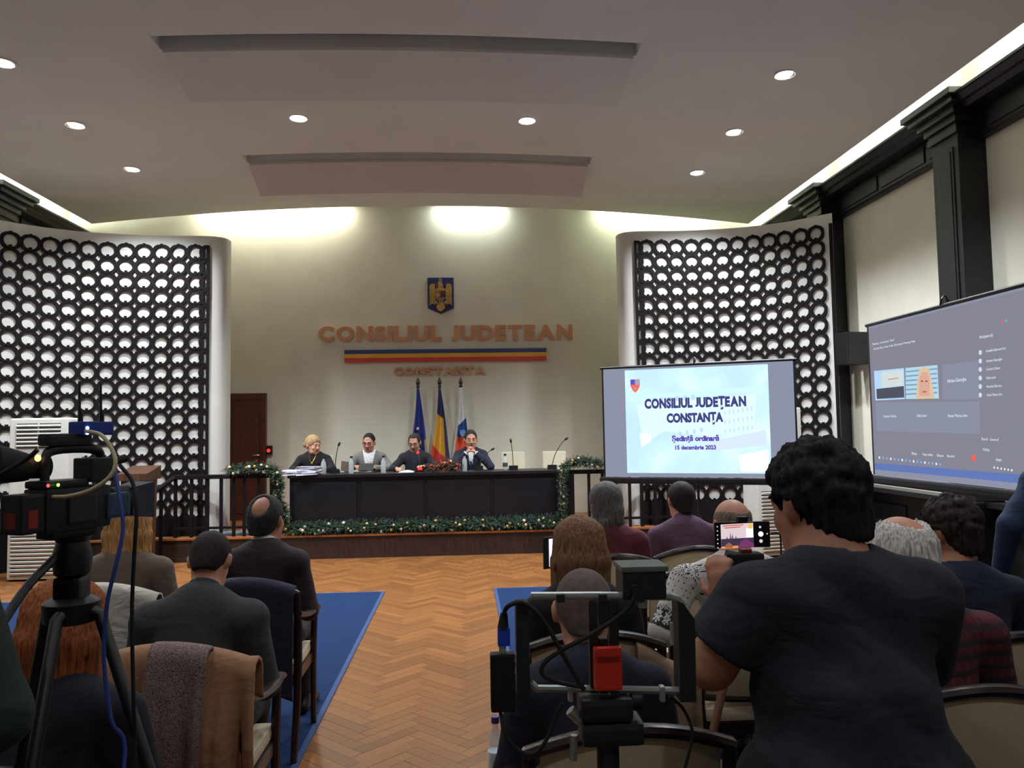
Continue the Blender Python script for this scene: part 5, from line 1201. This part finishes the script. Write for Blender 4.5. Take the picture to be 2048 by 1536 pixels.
v = MB(); v.tube([(-.07,.03,.17),(-.13,.035,.172),(-.135,.035,.172),(-.16,.035,.175),(-.24,.04,.185)], [.030,.030,.036,.040,.052], 16); v.build('viewfinder', M_rub, t, smooth=True)
MB().ball((-.128,-.005,.195), .009).build('tally_light', emis('tally_orange', (255,190,110), 2.5), t, smooth=True)
MB().ball((-.10,-.058,.125), .0045).build('green_led', emis('led_green', (120,255,60), 4), t, smooth=True)
MB().ball((-.13,-.054,.125), .0045).build('red_led', emis('led_red2', (255,60,70), 3), t, smooth=True)
MB().bbox(.02, .105, -.055, .03, .125, .19, .006).build('accessory_block', M_cam, t)
MB().tube([(.10,-.02,.17),(.17,-.03,.185)], .012, 8).build('microphone_mount', M_rub, t, smooth=True)
x = MB().bbox(.0, .115, -.04, .03, .252, .290, .006).build('transmitter', M_cblue, t, smooth=False)
for xx, ll in ((.02, 0), (.10, 1)): MB().tube([(xx,0,.285),(xx,0,.31),(xx-.004,0,.325),(xx-.006,0,.40)], [.008,.008,.0045,.0035], 8).build('antenna', M_black, x, smooth=True)
for yy, zz in ((-.0415, .272), (-.0415, .258)): MB().ball((.012, yy, zz), .0045).build('white_led', emis('led_white', (235,240,255), 9), x, smooth=True)
MB().bbox(-.10, .06, -.035, .035, -.018, .0, .005).build('tripod_plate', M_black, t)
t = thing('video_tripod', 'black video tripod under the television camera', 'tripod', (cpos.x, cpos.y, 0))
TZ = cpos.z-.018*CS*1.18
MB().lathe([(.02,TZ-.09),(.036,TZ-.08),(.040,TZ-.04),(.032,TZ-.012),(.038,TZ)], seg=20).build('fluid_head', M_black, t, smooth=True)
MB().bbox(-.028, .028, -.028, .028, TZ-.15, TZ-.085, .010).build('bowl', M_black, t)
MB().lathe([(.04,TZ-.185),(.055,TZ-.18),(.057,TZ-.14),(.04,TZ-.13)], seg=20).build('crown', M_black, t, smooth=True)
for (fx_, fy_) in ((.50,-.10), (.02,-.48), (-.30,.12)):
    d = Vector((fx_, fy_, 0)); n = d.normalized(); a = n*.066+Vector((0,0,TZ-.165)); e = d+Vector((0,0,.02))
    l = MB().tube([n*.04+Vector((0,0,TZ-.155)), a, a.lerp(e,.55)], [.014,.013,.013], 10).build('leg', M_black, t, smooth=True)
    MB().tube([a.lerp(e,.5), e], .011, 8).build('lower_tube', mat('tube_grey', (70,72,78), .35, .6), l, smooth=True)
    MB().ball((e.x, e.y, .018), .018).build('foot', M_rub, l, smooth=True)
MB().tube(bez([(-.02,-.03,TZ-.04),(-.04,-.12,TZ-.10),(-.06,-.24,TZ-.22)], 10), .009, 8).build('pan_handle', mat('pan_grey', (64,64,74), .4, .4), t, smooth=True)
MB().tube([(-.054,-.20,TZ-.18),(-.068,-.30,TZ-.29)], .014, 10).build('pan_grip', M_rub, t, smooth=True)
def cable(label, pts, r, m, name='cable'):
    return tag(MB().tube(bez(pts, 48), r, 8).build(name, m, None, smooth=True), label, 'cable')
M_cbl_w = mat('cable_ivory', (186,172,140), .5); M_cbl_b = mat('cable_blue', (46,72,150), .45)
cable('thick ivory cable looping beside the television camera', [at(172,862,1.69), at(205,872,1.65), at(230,915,1.63), at(222,950,1.62), at(185,978,1.62), at(140,992,1.63), at(104,994,1.66)], .0042, M_cbl_w)
cable('blue cable hanging from the television camera', [at(228,930,1.65), at(240,1000,1.63), at(246,1060,1.62), at(232,1130,1.61), at(214,1210,1.61), at(208,1320,1.61), at(222,1440,1.61), at(245,1560,1.61), (-.72,1.40,.4), (-.75,1.35,.01)], .0042, M_cbl_b)
cable('black cable hanging from the television camera lens', [at(240,930,1.69), at(265,965,1.67), at(273,1020,1.65), at(268,1120,1.65), at(264,1230,1.65), at(267,1400,1.65), at(270,1560,1.65), (-.6,1.46,.3), (-.62,1.5,.01)], .0040, M_rub)
cable('black cable sagging behind the television camera at the left edge', [at(-10,955,1.5), at(50,920,1.5), at(75,900,1.5)], .0045, M_rub)

# ================================================================ phone rig in the foreground
RY = 1.40; rc = at(1210, 1285, RY); q = RY/FPX
t = thing('filming_rig', 'metal phone cage with red clamp, power bank and cables on a tripod', 'camera rig', (rc.x, rc.y, 0))
def rp(px, py, dy=0.0): p = at(px, py, RY); return Vector((p.x-rc.x, dy, p.z))
def rbox(n, m, a, b, y0, y1, bev=.003, parent=None):
    A, B = rp(*a), rp(*b); return MB().bbox(min(A.x,B.x), max(A.x,B.x), y0, y1, min(A.z,B.z), max(A.z,B.z), bev).build(n, m, parent or t)
M_bar = mat('satin_bar', (166,172,172), .35, .7)
MB().tube([rp(1062,1192), rp(1200,1191), rp(1340,1193), rp(1356,1198), rp(1368,1212)], .0055, 8, flat=(1,1.3)).build('top_bar', M_bar, t, smooth=True)
MB().tube([rp(1062,1366), rp(1075,1377), rp(1200,1378), rp(1358,1381)], .0068, 8).build('bottom_bar', M_bar, t, smooth=True)
rbox('side_plate', M_cam, (1031,1205), (1060,1392), -.012, .03)
a = MB(); pl = [rp(1352,1200), rp(1364,1205), rp(1386,1236), rp(1389,1400), rp(1358,1400)]
a.add([p+Vector((0,-.012,0)) for p in pl]+[p+Vector((0,.03,0)) for p in pl], [(0,1,2,3,4),(9,8,7,6,5)]+[(i,5+i,5+(i+1)%5,(i+1)%5) for i in range(5)]); a.build('side_plate', M_cam, t)
rbox('inner_strut', M_bar, (1340,1245), (1347,1290), -.004, .004, .001)
for px in (1120, 1204, 1278): rbox('bar_clamp', M_cam, (px-8,1186), (px+8,1202), -.014, .012, .002)
for px in (1140, 1323): rbox('bar_screw', M_bar, (px-5,1370), (px+5,1400), -.012, .004, .002)
rbox('spine_plate', M_cam, (1176,1200), (1198,1385), -.006, .012); rbox('spine_plate', M_cam, (1216,1200), (1240,1385), -.006, .012)
rbox('spine_bridge', M_cam, (1196,1200), (1218,1248), -.006, .012); rbox('spine_bridge', M_cam, (1196,1276), (1218,1385), -.006, .012)
rbox('red_clamp', mat('clamp_red', (198,42,26), .45), (1183,1289), (1238,1368), -.035, -.008, .004)
rbox('red_clamp_lip', MATS['clamp_red'], (1186,1284), (1234,1300), -.042, -.03, .002)
x = rbox('receiver_box', M_cam, (1243,1142), (1331,1196), -.01, .06, .004); A, B = rp(1240,1142), rp(1334,1142)
MB().bbox(A.x, B.x, -.013, .063, A.z-.001, A.z+.009, .003).build('lid', mat('receiver_lid', (92,104,100), .5), x)
MB().tube([rp(1285,1196), rp(1285,1215)], .008, 8).build('mount_screw', M_bar, t, smooth=True)
rbox('power_bank', M_black, (980,1306), (1031,1420), -.012, .012, .005)
rbox('power_bank_clamp', M_bar, (1022,1306), (1060,1314), -.006, .006, .002)
rbox('usb_plug', mat('usb_blue', (20,64,190), .35), (995,1254), (1020,1290), -.008, .008, .002); rbox('usb_shell', M_bar, (998,1290), (1012,1306), -.005, .005, .001)
MB().tube([rp(1006,1256), rp(1008,1226)], [.0105,.0065], 10).build('strain_relief', M_rub, t, smooth=True)
def rc_(pts, r=.0042): MB().tube(bez([rp(p[0], p[1], p[2] if len(p) > 2 else -.02) for p in pts], 40), r, 8).build('rig_cable', M_rub, t, smooth=True)
rc_([(1007,1232,0),(1014,1208),(1040,1200),(1068,1216),(1095,1252),(1122,1300),(1150,1348),(1165,1372)])
rc_([(1262,1166),(1264,1190),(1240,1222),(1180,1262),(1120,1294),(1088,1318),(1082,1340),(1110,1356),(1160,1366)])
rc_([(1000,1420,0),(1010,1462),(1040,1494),(1070,1496),(1095,1462),(1110,1420),(1122,1398)], .0036)
rc_([(1345,1400,.02),(1372,1425,.02),(1390,1465,.02),(1388,1500,.02),(1375,1550,.02)], .0030)
rbox('ball_head', M_cam, (1158,1390), (1262,1432), -.03, .04, .01); rbox('head_base', M_cam, (1160,1438), (1284,1480), -.03, .04, .012)
MB().tube([rp(1262,1400), rp(1282,1400)], .016, 12).build('lock_knob', M_cam, t, smooth=True); MB().tube([rp(1140,1420), rp(1160,1440)], .010, 10).build('lock_lever', M_bar, t, smooth=True)
A = rp(1215,1470); MB().tube([A, (A.x,0,.62)], .020, 14).build('centre_column', M_cam, t, smooth=True)
MB().lathe([(.03,0),(.05,.01),(.05,.05),(.03,.06)], (A.x,0,.92), 16).build('shoulder', M_cam, t, smooth=True)
for an in (80, 200, 320):
    c, s = cos(radians(an)), sin(radians(an)); l = MB().tube([(A.x+c*.045,s*.045,.95),(A.x+c*.34,s*.30,.02)], .013, 10).build('leg', M_cam, t, smooth=True)
    MB().ball((A.x+c*.34, s*.30, .018), .018).build('foot', M_rub, l, smooth=True)
MB().tube([rp(1148,1470), rp(1146,1520)], .007, 8).build('side_lever', M_bar, t, smooth=True)

# ================================================================ phone on a hand grip
PY = 2.16; pc = at(1484, 1069, PY)
t = thing('smartphone', 'smartphone on a hand grip recording the council table', 'phone', pc, radians(-2)); sc = PY/FPX
def pp(px, py): return (px-1484)*sc, -(py-1069)*sc+(px-1484)*sc*.02
def ph_poly(pts, n, m, y=-.0052): flat(t, n, m, [pp(*p) for p in pts], y, .0004)
MB().bbox(-56.5*sc, 56.5*sc, -.0045, .0045, -26*sc, 26*sc, .004).build('case', M_black, t, smooth=True)
ph_poly([(1440,1047),(1506,1046),(1506,1094),(1440,1095)], 'preview', EM('preview_wall', (206,190,196)))
ph_poly([(1440,1076),(1506,1075),(1506,1094),(1440,1095)], 'preview_dark', EM('preview_dark', (60,48,72)), -.0058)
ph_poly([(1440,1091),(1474,1090),(1474,1095),(1440,1095)], 'preview_floor', EM('preview_floor', (224,140,80)), -.0064)
ph_poly([(1447,1094),(1449,1087),(1455,1083),(1461,1087),(1463,1094)], 'preview_head', EM('preview_head', (150,90,70)), -.0070)
ph_poly([(1474,1094),(1480,1082),(1490,1077),(1506,1088),(1506,1094)], 'preview_people', EM('preview_people', (112,50,100)), -.0064)
ph_poly([(1444,1049),(1486,1048),(1486,1050),(1444,1051)], 'preview_letters', EM('preview_red', (190,90,84)), -.0064); ph_poly([(1447,1053),(1480,1052),(1480,1054),(1447,1055)], 'preview_letters', EM('preview_red', (190,90,84)), -.0064)
for xx, hh in ((1452,5), (1459,13), (1463,10), (1470,6)): ph_poly([(xx-2,1076),(xx+2,1076),(xx,1076-hh)], 'preview_flag', EM('preview_flag', (120,90,110)), -.0064)
ph_poly([(1491,1056),(1505,1055),(1505,1075),(1491,1075)], 'preview_screen', EM('preview_screen', (232,220,250), 1.2), -.0064); ph_poly([(1496,1048),(1504,1048),(1504,1057),(1496,1057)], 'preview_badge', EM('preview_badge', (230,180,80)), -.0070)
for (cx_, cy_, r_, m_) in ((1521,1069,5.2,EM('shutter', (250,248,255), 1.4)), (1521,1083,3.6,EM('shutter2', (200,196,206))), (1520,1055,2.4,EM('ui_dot', (190,190,200))), (1534,1069,1.5,EM('ui_dot', (190,190,200)))):
    c = pp(cx_, cy_); flat(t, 'button', m_, [(c[0]+r_*sc*cos(2*pi*k/14), c[1]+r_*sc*sin(2*pi*k/14)) for k in range(14)], -.0052, .0004)
for k in range(6): c = pp(1433, 1051+k*8.4); flat(t, 'menu_dot', EM('ui_dot', (190,190,200)), [(c[0]+1.4*sc*cos(2*pi*j/8), c[1]+1.4*sc*sin(2*pi*j/8)) for j in range(8)], -.0052, .0004)
g = thing('phone_grip', 'black hand grip with red joint holding the smartphone', 'grip', at(1488, 1190, PY)); go = Vector(g.location)
def gp(px, py, dy=0): p = at(px, py, PY+.0)-go; return Vector((p.x, dy, p.z))
A, B = gp(1480,1098), gp(1501,1108); MB().bbox(A.x, B.x, -.014, .014, B.z, A.z, .003).build('red_joint', mat('joint_red', (120,34,32), .45), g)
A, B = gp(1474,1033), gp(1494,1043); MB().bbox(A.x, B.x, -.010, .010, B.z, A.z, .003).build('top_clamp', M_black, g)
A, B = gp(1459,1106), gp(1524,1146); MB().bbox(A.x, B.x, -.026, .026, B.z, A.z, .008).build('grip_head', M_rub, g)
MB().tube([gp(1452,1108), gp(1472,1112)], .013, 10).build('side_knob', mat('knob_grey', (58,64,60), .5), g, smooth=True)
MB().tube([gp(1474,1138), gp(1470,1168), gp(1476,1196)], [.024,.022,.018], 12).build('handle', M_rub, g, smooth=True)
A, B = gp(1484,1128), gp(1500,1131); MB().box(A.x, B.x, -.0285, -.026, B.z, A.z).build('white_mark', mat('mark_white', (220,220,220), .5), g)
cable('thin black cable from the smartphone’s right end', [at(1541,1066,PY), at(1556,1066,PY), at(1561,1075,PY), at(1562,1110,PY), at(1560,1150,PY-.02)], .0025, M_rub)

# ---------------- stick, bottle on the floor, tablet on a stand
a, b = at(1455, 1335, 2.05), at(1412, 1530, 2.05); e = a+(b-a)*(a.z/(a.z-b.z)); tag(MB().tube([a, e+Vector((0,0,.003))], .011, 10).build('wooden_stick', mat('tan_wood', (148,104,80), .5, var=.1), None, smooth=True), 'slim tan wooden stick leaning beside the T-shirt man', 'stick')
p = atz(992, 1560, 0); bottle('plastic water bottle with purple cap on the floor by the aisle', p.x, p.y, .0, .27, .036, None, mat('cap_purple', (62,46,120), .4), mat('bottle_paper', (190,205,215), .6))
p = at(1104, 1128, 4.0)
t = thing('tablet_stand', 'tablet with lit screen on a thin stand before the brown-haired woman', 'tablet', (p.x, p.y, 0))
z = p.z; R = Matrix.Rotation(radians(35), 3, 'Z')
MB().obox((0,0,z+.06), (.11,.010,.16), R).build('tablet', M_black, t); MB().obox(R @ Vector((.012,-.0062,0))+Vector((0,0,z+.06)), (.07,.002,.14), R).build('lit_screen', EM('tablet_glow', (226,220,246), 1.3), t)
MB().tube([(0,0,z-.02),(0,0,.35)], .008, 8).build('pole', M_black, t, smooth=True)
for an in (90, 210, 330): MB().tube([(0,0,.45),(.2*cos(radians(an)),.2*sin(radians(an)),.012)], .007, 6).build('leg', M_black, t, smooth=True)
